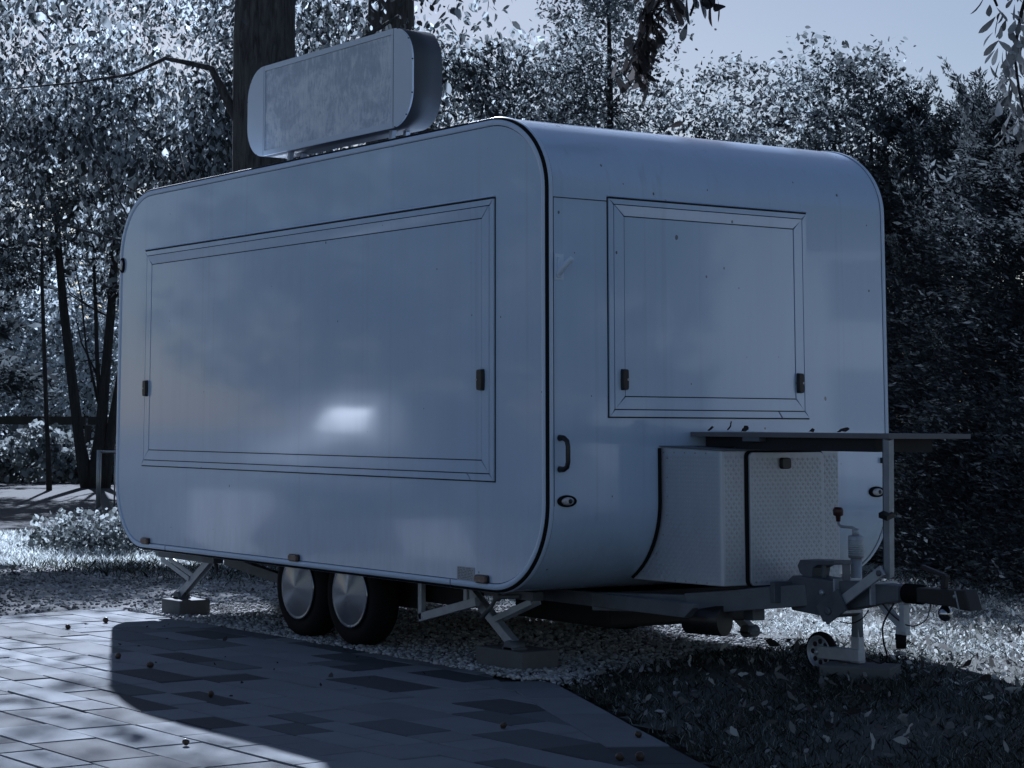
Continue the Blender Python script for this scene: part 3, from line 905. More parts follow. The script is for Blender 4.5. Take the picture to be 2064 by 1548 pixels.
# light leaved trees over the conifers
for i, (x, y, h, rr, n_, lab) in enumerate((
        (-13.4, 10.4, 6.1, 1.6, 9000, 'pale leaved tree filling the sky gap right of the second trunk'),
        (-11.5, 9.62, 8.6, 1.0, 12000, 'tall slim birch rising out of the picture above the front roof'),
        (-9.9, 10.2, 5.7, .85, 5000, 'small birch with loose top behind the hanging withered leaves'),
        (-8.3, 9.6, 5.0, .9, 4600, 'birch with thin ragged top left of the tallest birch crown'),
        (-7.3, 9.15, 5.45, .85, 5200, 'birch with the tallest loose crown over the front roof edge'),
        (-6.3, 8.75, 5.1, .75, 4200, 'birch with loose rounded top next to the first dark conifer'))):
    tree('birch_tree', lab, 'tree', (x, y, -.06), [(0, 0, 0), (.03, 0, h*.3), (0, .04, h*.6), (.02, 0, h*.85)], [.10, .07, .04, .008],
         [((0, 0, h*.56), (rr, rr, h*.40), int(n_*1.5), int(110+n_/40), .14), ((0, 0, h*.85), (rr*.75, rr*.75, h*.16), int(n_*.4), 60, .11)],
         .062, M['leaf_birch'], M['bark2'], 80+i, group='light leaved trees behind the trailer', limbs=40, droop=.35, sunny=False, limbr=.012)
for i, (x, y, h, rr, lab) in enumerate(((-16.4, 11.2, 6.4, 1.8, 'broad tree beyond the second linden trunk'),
                                        (-19.5, 9.8, 7.4, 2.2, 'broad tree between the two thick trunks'))):
    tree('broadleaf_tree', lab, 'tree', (x, y, -.06), [(0, 0, 0), (.03, 0, h*.3), (0, .1, h*.6), (.1, 0, h*.95)], [.2, .16, .1, .03],
         [((0, 0, h*.56), (rr, rr, h*.42), 9000, 120, .28)], .11, M['leaf_birch'], M['bark2'], 95+i, limbs=24, droop=.4)

# trees standing around the place, outside the picture (the paint mirrors them)
for i, (x, y, h, rr, lab) in enumerate(((-23.5, -12.8, 9, 3.0, 'broad tree left of the picture mirrored in the side panel'),
                                        (-17.5, -13.5, 10, 2.6, 'second broad tree left of the picture mirrored in the side panel'),
                                        (-12.0, -16.0, 11, 3.4, 'tall tree left behind the camera'),
                                        (11.5, 8.4, 8, 2.4, 'broad tree right of the picture mirrored in the front wall'),
                                        (19.0, -2.0, 10, 3.4, 'tall tree right behind the camera'))):
    tree('broadleaf_tree', lab, 'tree', (x, y, -.06), [(0, 0, 0), (.03, 0, h*.3), (0, .1, h*.6), (.1, 0, h*.95)], [.25, .2, .12, .04],
         [((0, 0, h*.55), (rr, rr, h*.45), 3200, 90, .45)], .32, M['leaf_birch'], M['bark2'], 120+i, limbs=16, droop=.4, sunny=False)

# out of view, mirrored by the paint: added sun-bright strips, forecourt, car, added house
for poly in ([(-10.2, -3.6), (-13.0, -4.7), (-28, -12.4), (-26.2, -13.6), (-12.1, -5.0), (-9.9, -4.0)], [(-7.8, -4.3), (-16.5, -9.7), (-15.9, -10.4), (-7.3, -4.75)]):
    flat('sunlit_mirror_strip', poly, -.03, M['sun_strip'])  # added out of view; show as bright patches in the side panel
flat('forecourt', [(-9.5, -5), (-8.4, -9), (-15, -24), (-40, -14), (-13.6, -4.0), (-9.5, -1)], -.04, M['asphalt'])
car = empty('parked_car', (-17.82, -10.62, -.03), -.09); tag(car, 'white parked car left of the picture mirrored as a glint in the side panel', 'car')
def cpt(x_, y_, z_): c_, s_ = math.cos(-.09), math.sin(-.09); return (-17.82+x_*c_-y_*s_, -10.62+x_*s_+y_*c_, z_+.15)
def carprism(name, prof, hw, mat, par, hw2=None):
    hw2 = hw2 or hw
    zs = [p[1] for p in prof]; zm, zx = min(zs), max(zs)
    def wd_(z_): return hw+(hw2-hw)*(z_-zm)/max(zx-zm, 1e-6)
    return MB().prism([cpt(-wd_(z_), y_, z_) for y_, z_ in prof], [cpt(wd_(z_), y_, z_) for y_, z_ in prof]).build(name, mat, par, bevel=.03)
body = carprism('body', [(2.0, .3), (2.1, .55), (2.0, .78), (1.05, .95), (-1.9, 1.0), (-2.1, .7), (-2.0, .3)], .86, M['carpaint'], car)
carprism('roof', [(1.0, .93), (.66, 1.56), (-1.5, 1.62), (-2.0, .98)], .82, M['carpaint'], car, .62)
scr = ((-.62, .985, .965), (.62, .985, .965), (.52, .80, 1.31), (-.52, .80, 1.31))
MB().prism([cpt(x_, y_, z_) for x_, y_, z_ in scr], [cpt(x_, y_+.026, z_+.015) for x_, y_, z_ in scr]).build('windscreen', M['dustyglass'], car)
for sx_ in (-1, 1):
    MB().bar(cpt(sx_*.58, 2.06, .68), cpt(sx_*.78, 1.98, .70), .1, .12).build('headlight', M['clear'], car)
    for yy_ in (1.3, -1.35):
        wb_ = MB(); wb_.lathe(cpt(sx_*.74, yy_, .25), (sx_, -.09*sx_, 0), [(.2, 0), (.38, .01), (.38, .15), (.2, .17)], 24); wb_.build('wheel', M['rubber'], car)
    MB().prism([cpt(sx_*.80, y_, z_) for y_, z_ in ((.85, 1.0), (.2, 1.36), (-1.2, 1.38), (-1.6, 1.02))], [cpt(sx_*(.825 if z_ < 1.1 else .70), y_, z_) for y_, z_ in ((.85, 1.0), (.2, 1.36), (-1.2, 1.38), (-1.6, 1.02))]).build('side_window', M['carglass'], car)
hs_ = empty('added_house', (19, 20, -.06)); tag(hs_, 'pale house added right of the picture to brighten the mirrored front wall', 'added_house')
def hpt(a, d, z_): return (15.6+a*.66+d*.75, 18.2-a*.75+d*.66, z_)
def hbox(name, a0, a1, d0, d1, z0, z1, mat, par=None): return MB().prism([hpt(a, d, z0) for a, d in ((a0, d0), (a1, d0), (a1, d1), (a0, d1))], [hpt(a, d, z1) for a, d in ((a0, d0), (a1, d0), (a1, d1), (a0, d1))]).build(name, mat, par or hs_)
hbox('wall', -4.5, 4.5, 0, 7, -.06, 5.2, M['render'])  # unseen bright wall added for the trailer front to mirror
MB().add([hpt(-4.9, -.4, 5.2), hpt(4.9, -.4, 5.2), hpt(4.9, 7.4, 5.2), hpt(-4.9, 7.4, 5.2), hpt(-4.9, 3.5, 8.2), hpt(4.9, 3.5, 8.2)], [(0, 1, 5, 4), (2, 3, 4, 5), (0, 4, 3), (1, 2, 5), (0, 3, 2, 1)]).build('roof', M['timber'], hs_)
for a in (-3, 0, 3):
    for z0 in (.9, 3.2): hbox('window', a-.5, a+.5, -.03, .02, z0, z0+1.25, M['carglass'])

# ------------------------------------------------------------------ withered chestnut leaves hanging into the frame
def chestnut_leaf(rg, P, d, L, wd, curl):
    """one leaflet: curved, folded strip"""
    d = Vector(d).normalized(); s = d.cross(Vector(rg.normal(0, 1, 3))).normalized(); n_ = s.cross(d)
    V, F = [], []
    prof = [(0, .08), (.2, .45), (.45, .85), (.7, 1.0), (.88, .7), (1, .06)]
    for k, (t, w_) in enumerate(prof):
        c = Vector(P) + d*(L*t) + n_*(curl*L*t*t)
        V += [c + s*(wd/2*w_) + n_*(wd*.18*w_), c, c - s*(wd/2*w_) + n_*(wd*.18*w_)]
    for k in range(len(prof)-1):
        a = k*3
        F += [(a, a+1, a+4, a+3), (a+1, a+2, a+5, a+4)]
    return V, F
def hanging(name, label, top, pts, nleaf, L, mat, seed, sp):
    rg = np.random.default_rng(seed)
    o = empty(name, top); tag(o, label, 'branch')
    tb = MB(); tb.tube([top]+pts, [.012]+[.009-.006*i/len(pts) for i in range(len(pts))], 6)
    tb.build('twig', M['bark2'], o)
    b = MB()
    path = [Vector(top)]+[Vector(p) for p in pts]
    for k in range(nleaf):
        t = rg.random()*(len(path)-1); i = int(t); p = path[i].lerp(path[i+1], t-i)
        p = p + Vector(rg.normal(0, sp, 3))*.5
        d = (rg.normal(0, .55), rg.normal(0, .55), -1.0)
        V, F = chestnut_leaf(rg, p, d, L*rg.uniform(.6, 1.2), L*.36*rg.uniform(.6, 1.2), rg.uniform(-.3, .35))
        b.add(V, F, True)
    b.build('leaves', mat, o)
    return o
hanging('chestnut_branch', 'withered brown chestnut leaves hanging over the front roof edge', (.02, .80, 3.75),
        [(-.0, .77, 3.5), (-.05, .71, 3.35), (-.07, .69, 3.22), (-.10, .65, 3.06)], 170, .105, M['brownleaf'], 51, .085)
hanging('chestnut_branch', 'few green chestnut leaves hanging right of the withered bunch', (.14, .92, 3.75),
        [(.12, .90, 3.5), (.085, .865, 3.36)], 10, .15, M['leaf_birch'], 52, .09)
hanging('chestnut_branch', 'single drooping chestnut leaf against the open sky', (.13, 1.0, 3.72),
        [(.125, .995, 3.5), (.125, .995, 3.42)], 7, .16, M['brownleaf'], 53, .02)
hanging('chestnut_branch', 'pale withered chestnut leaves hanging at the right edge of the photo', (1.72, 1.64, 3.55),
        [(1.66, 1.54, 3.2), (1.64, 1.50, 3.0), (1.65, 1.52, 2.8), (1.67, 1.55, 2.62)], 170, .095, M['paleleaf'], 54, .12)
hanging('chestnut_branch', 'chestnut leaf at the top right corner of the sky', (1.58, 1.42, 3.5),
        [(1.58, 1.42, 3.3), (1.60, 1.44, 3.22)], 5, .10, M['leaf_birch'], 55, .04)

# ------------------------------------------------------------------ the catering trailer
L, Wd, ZB, ZT = 4.897, 2.341, .42, 2.82
tr = empty('catering_trailer', (-2.4, 1.17, 0))
tag(tr, 'white closed catering trailer with rounded corners standing on gravel', 'trailer')
COR = [(.485, .402, 0, 1), (.48, .448, 1, 1), (.423, .472, 1, 0), (.452, .457, 0, 0)]
def profile(n=20):
    """points (x, z, nx, nz) round the body, counter-clockwise seen from -y"""
    out = []
    for (rx, rz, rear, top), a0 in zip(COR, (0, 90, 180, 270)):
        cx = -rx if not rear else -L+rx
        cz = ZT-rz if top else ZB+rz
        for k in range(n+1):
            a = R(a0+90*k/n)
            nx_, nz_ = math.cos(a)/rx, math.sin(a)/rz
            q = math.hypot(nx_, nz_)
            out.append((cx+rx*math.cos(a), cz+rz*math.sin(a), nx_/q, nz_/q))
    return out
PR = profile()
def sweep(name, sec, mat, parent, closed_sec=False, smooth=True, sub=None):
    """sec: (y, outward offset) cross-section swept round the body profile"""
    b = MB(); n = len(PR); k = len(sec)
    V = [(x+nx_*o_, y, z+nz_*o_) for (x, z, nx_, nz_) in PR for y, o_ in sec]
    F = []
    for i in range(n):
        j = (i+1) % n
        for s_ in range(k if closed_sec else k-1):
            t = (s_+1) % k
            F.append((i*k+s_, j*k+s_, j*k+t, i*k+t))
    b.add(V, F, smooth)
    return b.build(name, mat, parent)
def mirror_y(sec): return [(Wd-y, o_) for y, o_ in sec]
# wrapped roof, front and rear skin (open above the wheels)
b = MB(); n = len(PR)
V = [(x, y, z) for (x, z, _, _) in PR for y in (.03, Wd-.03)]
F = []
for i in range(n):
    j = (i+1) % n
    if PR[i][1] < ZB+.001 and PR[j][1] < ZB+.001: continue
    F.append((i*2, j*2, j*2+1, i*2+1))
b.add(V, F, True)
b.build('body_skin', M['paint_front'], tr)
b = MB()
b.box(-L+COR[2][0], -2.98, .03, Wd-.03, ZB, ZB+.03); b.box(-1.70, -COR[3][0], .03, Wd-.03, ZB, ZB+.03)
b.box(-2.98, -1.70, .42, Wd-.42, ZB, ZB+.03)
b.build('floor_pan', M['chassis'], tr)
for far in (0, 1):
    my = (lambda s_: mirror_y(s_)) if far else (lambda s_: s_)
    q = my([(0, -.043)])[0][0]
    b = MB(); pts = [(x-nx_*.044, 0.0 if not far else Wd, z-nz_*.044) for x, z, nx_, nz_ in PR]
    back = [(x_, (y_+.02 if not far else y_-.02), z_) for x_, y_, z_ in pts]
    b.prism(back, pts)
    b.build('side_panel', M['paint'], tr)
    sweep('seam_sealant', my([(.006, -.06), (.006, -.03)]), M['sealant'], tr)
    t = sweep('edge_trim', my([(.012, -.0395), (-.005, -.0395), (-.008, -.034), (-.008, -.013), (-.004, -.0105), (.010, -.0105)]), M['trim'], tr)
    sweep('trim_flange', my([(.0088, -.004), (.0098, .0035), (.013, .005), (.031, .005), (.0335, .0035), (.0335, -.004)]), M['trim'], t)
    sweep('rubber_seal', my([(.004, -.0105), (-.0055, -.0098), (-.0045, -.006), (.001, -.0005), (.006, .0030), (.0085, .0035), (.0085, -.004)]), M['rubber'], t)
    sweep('rear_sealant', my([(.0335, .0012), (.0365, .0012)]), M['sealant'], t)
# trim joints
for x_ in (-4.109, -.825):
    MB().box(x_-.002, x_+.002, -.0092, .002, ZB-.001, ZB+.038).build('trim_joint', M['sealant'], tr)

# hatches -----------------------------------------------------------
def hatch(name, mp, outer, mid, inner, cutbar):
    """mp(a, b, d) -> world; a horizontal, b vertical, d proud of the wall"""
    root = empty(name, mp((outer[0]+outer[1])/2, outer[2], 0)); root.parent = tr
    root.matrix_parent_inverse = tr.matrix_basis.inverted()
    root.parent = None
    g = .0028
    a0, a1, b0, b1 = outer
    m0, m1, n0, n1 = mid
    i0, i1, j0, j1 = inner
    o_ = MB(); e = .0042
    o_.prism([mp(*p, -.004) for p in ((a0-e, b0-e), (a1+e, b0-e), (a1+e, b1+e*1.7), (a0-e, b1+e*1.7))],
             [mp(*p, .0022) for p in ((a0-e, b0-e), (a1+e, b0-e), (a1+e, b1+e*1.7), (a0-e, b1+e*1.7))])
    bpy.data.objects.remove(root)
    h = o_.build(name, M['sealant'], tr)
    def quadring(name_, q, d_):
        """q: four (a,b), d_: four heights"""
        MB().prism([mp(*p, .0015) for p in q], [mp(*p, d) for p, d in zip(q, d_)]).build(name_, M['paint'] if mp is side_map else M['paint_front'], h)
    def bar(oA, oB, mA, mB, iA, iB, name_='frame_bar', split=None, D=(.0105, .0118, .009)):
        # one mesh per bar: outer strip and bevel, mitred at both ends
        mb = MB()
        def strip(p0, p1, p2, p3, d0, d1):
            cx_ = sum(p[0] for p in (p0, p1, p2, p3))/4; cy_ = sum(p[1] for p in (p0, p1, p2, p3))/4
            lenx = max(p[0] for p in (p0, p1, p2, p3))-min(p[0] for p in (p0, p1, p2, p3))
            lenz = max(p[1] for p in (p0, p1, p2, p3))-min(p[1] for p in (p0, p1, p2, p3))
            sh = []
            for p in (p0, p1, p2, p3):
                sh.append((p[0]+math.copysign(min(g, lenx*.3), cx_-p[0]), p[1]+math.copysign(min(g, lenz*.3), cy_-p[1])))
            mb.prism([mp(*p, .0015) for p in sh], [mp(*p, d) for p, d in zip(sh, (d0, d0, d1, d1))])
        if split is None: strip(oA, oB, mB, mA, D[0], D[0])
        else:
            s0, s1 = split
            def on(p, q, x_): t = (x_-p[0])/(q[0]-p[0]); return (x_, p[1]+(q[1]-p[1])*t)
            strip(oA, on(oA, oB, s1), on(mA, mB, s0), mA, D[0], D[0])
            strip(on(oA, oB, s1+.004), oB, mB, on(mA, mB, s0+.004), D[0], D[0])
        strip(mA, mB, iB, iA, D[1], D[2])
        mb.build(name_, M['paint'] if mp is side_map else M['paint_front'], h)
    O = [(a0, b0), (a1, b0), (a1, b1), (a0, b1)]; Q = [(m0, n0), (m1, n0), (m1, n1), (m0, n1)]; I = [(i0, j0), (i1, j0), (i1, j1), (i0, j1)]
    for k in range(4):
        l = (k+1) % 4
        bar(O[k], O[l], Q[k], Q[l], I[k], I[l], split=cutbar if k == 0 else None, D=(.0105, .0150, .0085) if k == 2 else (.0100, .0100, .0100))
    MB().prism([mp(*p, .0015) for p in ((i0+g, j0+g), (i1-g, j0+g), (i1-g, j1-g), (i0+g, j1-g))],
               [mp(*p, .0075) for p in ((i0+g, j0+g), (i1-g, j0+g), (i1-g, j1-g), (i0+g, j1-g))]).build('hatch_panel', M['paint'] if mp is side_map else M['paint_front'], h)
    # drip rail above
    MB().prism([mp(*p, 0) for p in ((a0, b1+.008), (a1, b1+.008), (a1, b1+.016), (a0, b1+.016))],
               [mp(*p, d) for p, d in zip(((a0, b1+.008), (a1, b1+.008), (a1, b1+.016), (a0, b1+.016)), (.016, .016, .004, .004))]).build('drip_rail', M['paint'] if mp is side_map else M['paint_front'], h)
    return h
def side_map(a, b_, d): return (a, -d, b_)
def front_map(a, b_, d): return (d, a, b_)
hs = hatch('side_hatch', side_map, (-4.489, -.436, .968, 2.402), (-4.451, -.477, 1.006, 2.368), (-4.377, -.545, 1.073, 2.307), (-.672, -.643))
hf = hatch('front_hatch', front_map, (.378, 1.737, 1.293, 2.388), (.412, 1.703, 1.331, 2.358), (.479, 1.64, 1.396, 2.301), (1.513, 1.537))
def latch(mp, a0, a1, b0, b1, keya, parent, fl):
    ac = (a0+a1)/2; hw = (a1-a0)/2
    prof = [(0, .82), (.12, .95), (.5, 1.0), (.88, .95), (1, .82)]
    b = MB()
    lo, hi = [], []
    left = [(ac-hw*w_, b0+(b1-b0)*t) for t, w_ in prof]; right = [(ac+hw*w_, b0+(b1-b0)*t) for t, w_ in prof]
    ring = right + left[::-1]
    b.prism([mp(*p, .004) for p in ring], [mp(ac+(p[0]-ac)*.8, (b0+b1)/2+(p[1]-(b0+b1)/2)*.92, .032) for p in ring])
    o = b.build('latch', M['black'], parent, bevel=.003)
    c = mp(keya, (b0+b1)/2, .032); c2 = mp(keya, (b0+b1)/2, .034)
    MB().tube([c, c2], .006, 12).build('keyhole', M['keyhole'], o)
latch(side_map, -.569, -.512, 1.424, 1.535, -.558, tr, 1)
latch(side_map, -4.452, -4.395, 1.426, 1.535, -4.43, tr, 1)
latch(front_map, .447, .491, 1.426, 1.534, .48, tr, 1)
latch(front_map, 1.642, 1.686, 1.426, 1.534, 1.675, tr, 1)

# lamps ---------------------------------------------------------------
def oval_lamp(name, c, ea, eb, nrm, ra, rb, lens, parent):
    c, ea, eb, nrm = map(Vector, (c, ea, eb, nrm))
    def ring(k, d): return [c+ea*(ra*k*math.cos(2*PI*i/32))+eb*(rb*k*math.sin(2*PI*i/32))+nrm*d for i in range(32)]
    b = MB(); rs = [ring(1, -.002), ring(1, .008), ring(.93, .014), ring(.72, .015), ring(.68, .011), ring(.3, .011)]
    for i in range(len(rs)-1):
        b.add(rs[i]+rs[i+1], [(k, (k+1) % 32, 32+(k+1) % 32, 32+k) for k in range(32)], True)
    b.add(rs[-1], [tuple(range(32))])
    o = b.build(name, M['rubber'], parent)
    b = MB(); rs = [ring(.69, .0115), ring(.6, .017), ring(.35, .020), ring(.08, .021)]
    for i in range(len(rs)-1):
        b.add(rs[i]+rs[i+1], [(k, (k+1) % 32, 32+(k+1) % 32, 32+k) for k in range(32)], True)
    b.add(rs[-1], [tuple(range(32))])
    b.build('lens', lens, o)
    return o
X_, Y_, Z_ = (1, 0, 0), (0, 1, 0), (0, 0, 1)
for yc, zc in ((.113, .884), (2.228, .901)):
    # the front wall starts to curve in just below the lamps
    o = oval_lamp('position_lamp', (.001 if zc > .88 else -.001, yc, zc), Y_, Z_, X_, .057, .029, M['clear'], tr)
    b = MB()
    b.lathe((.021, yc+.008, zc), X_, [(.011, 0), (.011, .003), (.004, .004)], 14)
    b.build('reflector', M['black'], o)
oval_lamp('marker_lamp', (-4.846, -.001, 2.33), X_, Z_, (0, -1, 0), .03, .052, M['clear'], tr)
for x_, zc in ((-4.40, .474), (-2.435, .476), (-.543, .478)):
    b = MB()
    hw, hh = .053, .019
    ring = []
    for cx_, cz_, a0 in ((hw-.012, hh-.012, 0), (-hw+.012, hh-.012, 90), (-hw+.012, -hh+.012, 180), (hw-.012, -hh+.012, 270)):
        for k in range(5):
            a = R(a0+90*k/4); ring.append((cx_+.012*math.cos(a), cz_+.012*math.sin(a)))
    b.prism([(x_+p[0]*1.08, -.001, zc+p[1]*1.12) for p in ring], [(x_+p[0]*1.08, -.012, zc+p[1]*1.12) for p in ring])
    o = b.build('side_marker', M['black'], tr)
    MB().prism([(x_+p[0], -.011, zc+p[1]) for p in ring], [(x_+p[0]*.9, -.024, zc+p[1]*.85) for p in ring]).build('lens', M['amber'], o, bevel=.003)
# rating plate
o = MB().box(-.771, -.616, -.0022, .002, .46, .53).build('rating_plate', M['label'], tr)
b = MB(); rr = random.Random(3)
for k in range(8):
    zc = .523-.0078*k
    xx = -.764
    while xx < -.63:
        w_ = rr.uniform(.006, .024)
        if xx+w_ < -.62: b.box(xx, xx+w_, -.003, -.0021, zc-.0012, zc+.0010)
        xx += w_+rr.uniform(.003, .012)
b.build('print', M['ink'], o)
# front wall fittings
MB().box(-.001, .0022, .0365, .374, 2.370, 2.3745).build('wall_seam', M['sealant'], tr)
MB().box(-.001, .0022, .0372, .0392, .86, 2.37).build('edge_seam', M['sealant'], tr)
b = MB(); b.box(0, .004, .043, .10, 1.962, 2.092)
b.tube([(.004, .066, 1.99), (.03, .072, 2.02), (.085, .088, 2.065)], [.017, .016, .015], 14)
b.box(.003, .018, .056, .078, 1.975, 2.075)
b.build('flag_holder', M['white'], tr, bevel=.002)
hp = [(.001, .072, 1.19), (.03, .076, 1.19), (.05, .08, 1.175), (.056, .081, 1.15), (.056, .081, 1.075), (.05, .08, 1.05), (.03, .076, 1.038), (.001, .072, 1.038)]
MB().tube(hp, [.016, .013, .0125, .012, .012, .0125, .013, .016], 12).build('grab_handle', M['black'], tr)

# gas locker of tread plate --------------------------------------------
lk = MB()
plan = [(-.42, .690), (0, .714), (.388, .759), (.397, .763), (.40, .773), (.40, 1.55), (.36, 1.585), (-.42, 1.65)]
zt_, zb_ = 1.132, .476
lk.prism([(x_, y_, zb_) for x_, y_ in plan], [(x_, y_, zt_+(.015 if x_ < .1 else 0)) for x_, y_ in plan])
locker = lk.build('gas_locker', M['tread'], tr, bevel=.004)
MB().prism([(x_-.012, y_+.004, zt_-.002) for x_, y_ in plan[:1]]+[(.41, .70, zt_)], [(0, 0, 0)]*2) if False else None
# lid lip
b = MB(); lid = [(0.0, .700), (.396, .749), (.408, .753), (.412, .765), (.412, 1.558), (.37, 1.596), (0, 1.64)]
b.prism([(x_, y_, zt_+(.016 if x_ < .1 else .001)) for x_, y_ in lid], [(x_, y_, zt_+(.020 if x_ < .1 else .006)) for x_, y_ in lid])
b.build('lid', M['galvdull'], locker)
# black seal where the locker meets the curved wall
def wall_x(z):
    zc = ZB+.457
    if z >= zc: return 0.0
    return -.452+.452*math.sqrt(max(0, 1-((z-zc)/.457)**2))
b = MB()
b.tube([(wall_x(z)+.006, .700+.0*z - .0, z) for z in np.linspace(1.14, .485, 24)], .009, 8)
b.build('wall_seal', M['rubber'], locker)
# locker door with seal
dy0, dy1, dz0, dz1 = .93, 1.432, .474, 1.124
def rrect(a0, a1, b0, b1, r_, n=5):
    out = []
    for cx_, cz_, s0 in ((a1-r_, b1-r_, 0), (a0+r_, b1-r_, 90), (a0+r_, b0+r_, 180), (a1-r_, b0+r_, 270)):
        for k in range(n+1):
            a = R(s0+90*k/n); out.append((cx_+r_*math.cos(a), cz_+r_*math.sin(a)))
    return out
ring = rrect(dy0-.022, dy1+.008, dz0-.004, dz1+.008, .03)
MB().prism([(.399, y_, z_) for y_, z_ in ring], [(.406, y_, z_) for y_, z_ in ring]).build('door_seal', M['rubber'], locker)
ring = rrect(dy0, dy1, dz0, dz1, .024)
door = MB().prism([(.401, y_, z_) for y_, z_ in ring], [(.416, y_, z_) for y_, z_ in ring]).build('locker_door', M['tread'], locker, bevel=.002)
M['treadbar'] = simple('tread_plate_bars', (.50, .54, .61), .45, .45)
def tread_bars(pts_fn, a0, a1, b0, b1, inside=None):
    """pairs of small raised bars in alternating directions; pts_fn(a, b, d)"""
    V, F = [], []
    sa_, sb_ = .017, .0205
    for i in range(int((a1-a0)/sa_)):
        for j in range(int((b1-b0)/sb_)):
            sgn = -1 if (i+j) % 2 else 1
            for off in (-.0036, .0036):
                a, b_ = a0+(i+.5)*sa_+off*.75, b0+(j+.5)*sb_+off*.75*(-sgn)
                if inside and not inside(a, b_): continue
                ln = .0125 if sgn < 0 else .0075
                hh_ = .0022 if sgn < 0 else .0006
                ux, uz = ln*.62, ln*.78*sgn
                vx, vz = -.0017*sgn, .0015
                base = len(V)
                V += [pts_fn(a-ux, b_-uz, 0), pts_fn(a+vx, b_+vz, .0), pts_fn(a+ux, b_+uz, 0), pts_fn(a-vx, b_-vz, .0), pts_fn(a-ux*.6, b_-uz*.6, hh_), pts_fn(a+ux*.6, b_+uz*.6, hh_)]
                F += [(base, base+1, base+4), (base, base+4, base+3), (base+1, base+5, base+4), (base+1, base+2, base+5), (base+2, base+3, base+5), (base+3, base+4, base+5)]
    return V, F
V, F = tread_bars(lambda a, b_, d: (.4161+d, a, b_), dy0+.008, dy1-.008, dz0+.01, dz1-.01)
o = link_mesh('tread_pattern', np_mesh('tread_pattern', V, F, M['treadbar']), locker); o['kind'] = 'stuff'
V, F = tread_bars(lambda a, b_, d: (.4002+d, a, b_), .778, dy0-.026, zb_+.02, zt_-.02)
V2, F2 = tread_bars(lambda a, b_, d: (.4002+d, a, b_), dy1+.012, 1.548, zb_+.02, zt_-.02)
F = F+[tuple(i+len(V) for i in f) for f in F2]; V = V+V2
def lside(a, b_, d): return (a, (.714+a*.116)-.0005-d, b_)
V2, F2 = tread_bars(lside, -.2, .385, zb_+.015, zt_-.02, lambda a, b_: a > wall_x(b_)+.03)
F = F+[tuple(i+len(V) for i in f) for f in F2]; V = V+V2
o = link_mesh('tread_pattern', np_mesh('tread_pattern', V, F, M['treadbar']), locker); o['kind'] = 'stuff'
ring = rrect(1.128, 1.196, 1.040, 1.098, .014)
o = MB().prism([(.415, y_, z_) for y_, z_ in ring], [(.436, 1.162+(y_-1.162)*.88, 1.069+(z_-1.069)*.88) for y_, z_ in ring]).build('door_lock', M['black'], locker, bevel=.003)
b = MB()
for zz in np.linspace(.52, 1.09, 7): b.lathe((wall_x(zz)+.045, .7135-.003+(wall_x(zz)+.045)*.115, zz), (0, -1, 0), [(.0035, -.002), (.0035, .0012), (.001, .002)], 8)
for xx in np.linspace(.02, .3, 5):
    for zz in (zb_+.012, zt_-.014): b.lathe((xx, .7135-.001+xx*.115, zz), (0, -1, 0), [(.0035, -.002), (.0035, .0012), (.001, .002)], 8)
for yy in (.96, 1.18): b.lathe((.417, yy, .492), (1, 0, 0), [(.0045, -.002), (.0045, .0015), (.001, .0025)], 8)
b.build('rivets', M['keyhole'], locker)

# long shelf board over the locker -------------------------------------
sh = MB().box(.012, 1.372, .90, 1.44, 1.1985, 1.2215).build('shelf_board', M['board'], tr, bevel=.002)
b = MB(); b.box(.30, 1.245, .945, 1.32, 1.137, 1.198)
b.build('apron', M['apron'], sh)
MB().box(.06, .296, .96, 1.0, 1.150, 1.198).build('apron_end', M['apron'], sh)
MB().box(.40, .52, .899, .944, 1.178, 1.198).build('shelf_bracket', M['galvdull'], sh)
MB().bar((1.345, .925, 1.198), (1.15, 1.115, .56), .034, .034, X_).build('shelf_leg', M['galv'], sh, bevel=.002)
MB().bar((1.305, .945, 1.198), (1.11, 1.135, .56), .018, .018, X_).build('leg_dark_face', M['galvdull'], sh)  # dull bar put in as the leg's shaded face
MB().bar((1.252, .999, .86), (1.245, 1.006, .838), .05, .05, X_).build('leg_clamp', M['black'], sh)
MB().box(-.001, .02, 2.265, 2.29, 1.055, 1.085).build('wall_stop', M['black'], tr)

# running gear ----------------------------------------------------------
WR = .288
def wheel(xc, y0, sgn, near):
    b = MB(); wd = .165
    b.lathe((xc, y0, WR), (0, sgn, 0), [(.175, .012), (.20, .002), (.235, -.004), (.262, .004), (.280, .018), (WR, .04), (WR, wd-.04), (.275, wd-.01), (.2, wd), (.17, wd-.012)], 48)
    o = b.build('wheel', M['rubber'], tr)
    b = MB()
    b.lathe((0, 0, 0), (0, sgn, 0), [(.178, .02), (.187, .002), (.189, -.007), (.183, -.011), (.176, -.008), (.165, -.009), (.09, -.018), (.02, -.027), (.001, -.028)], 64)
    h = b.build('hubcap', M['hubcap'], o)
    h.matrix_basis = h.matrix_basis @ Matrix.Translation((xc, y0, WR))
for xc in (-2.635, -2.045):
    wheel(xc, .14, 1, True); wheel(xc, Wd-.14, -1, False)
b = MB()
for xc in (-2.635, -2.045): MB().tube([(xc, .3, WR), (xc, Wd-.3, WR)], .045, 12).build('axle', M['chassis'], tr)
for y_ in (.56, Wd-.56):
    b = MB(); b.box(-4.75, .37, y_-.025, y_+.025, .335, .405)
    b.prism([(.37, y_-.025, .335), (.37, y_+.025, .335), (.37, y_+.025, .405), (.37, y_-.025, .405)], [(.43, y_-.02, .385), (.43, y_+.02, .385), (.43, y_+.02, .405), (.43, y_-.02, .405)])
    b.build('chassis_rail', M['galvdull'], tr, bevel=.003)
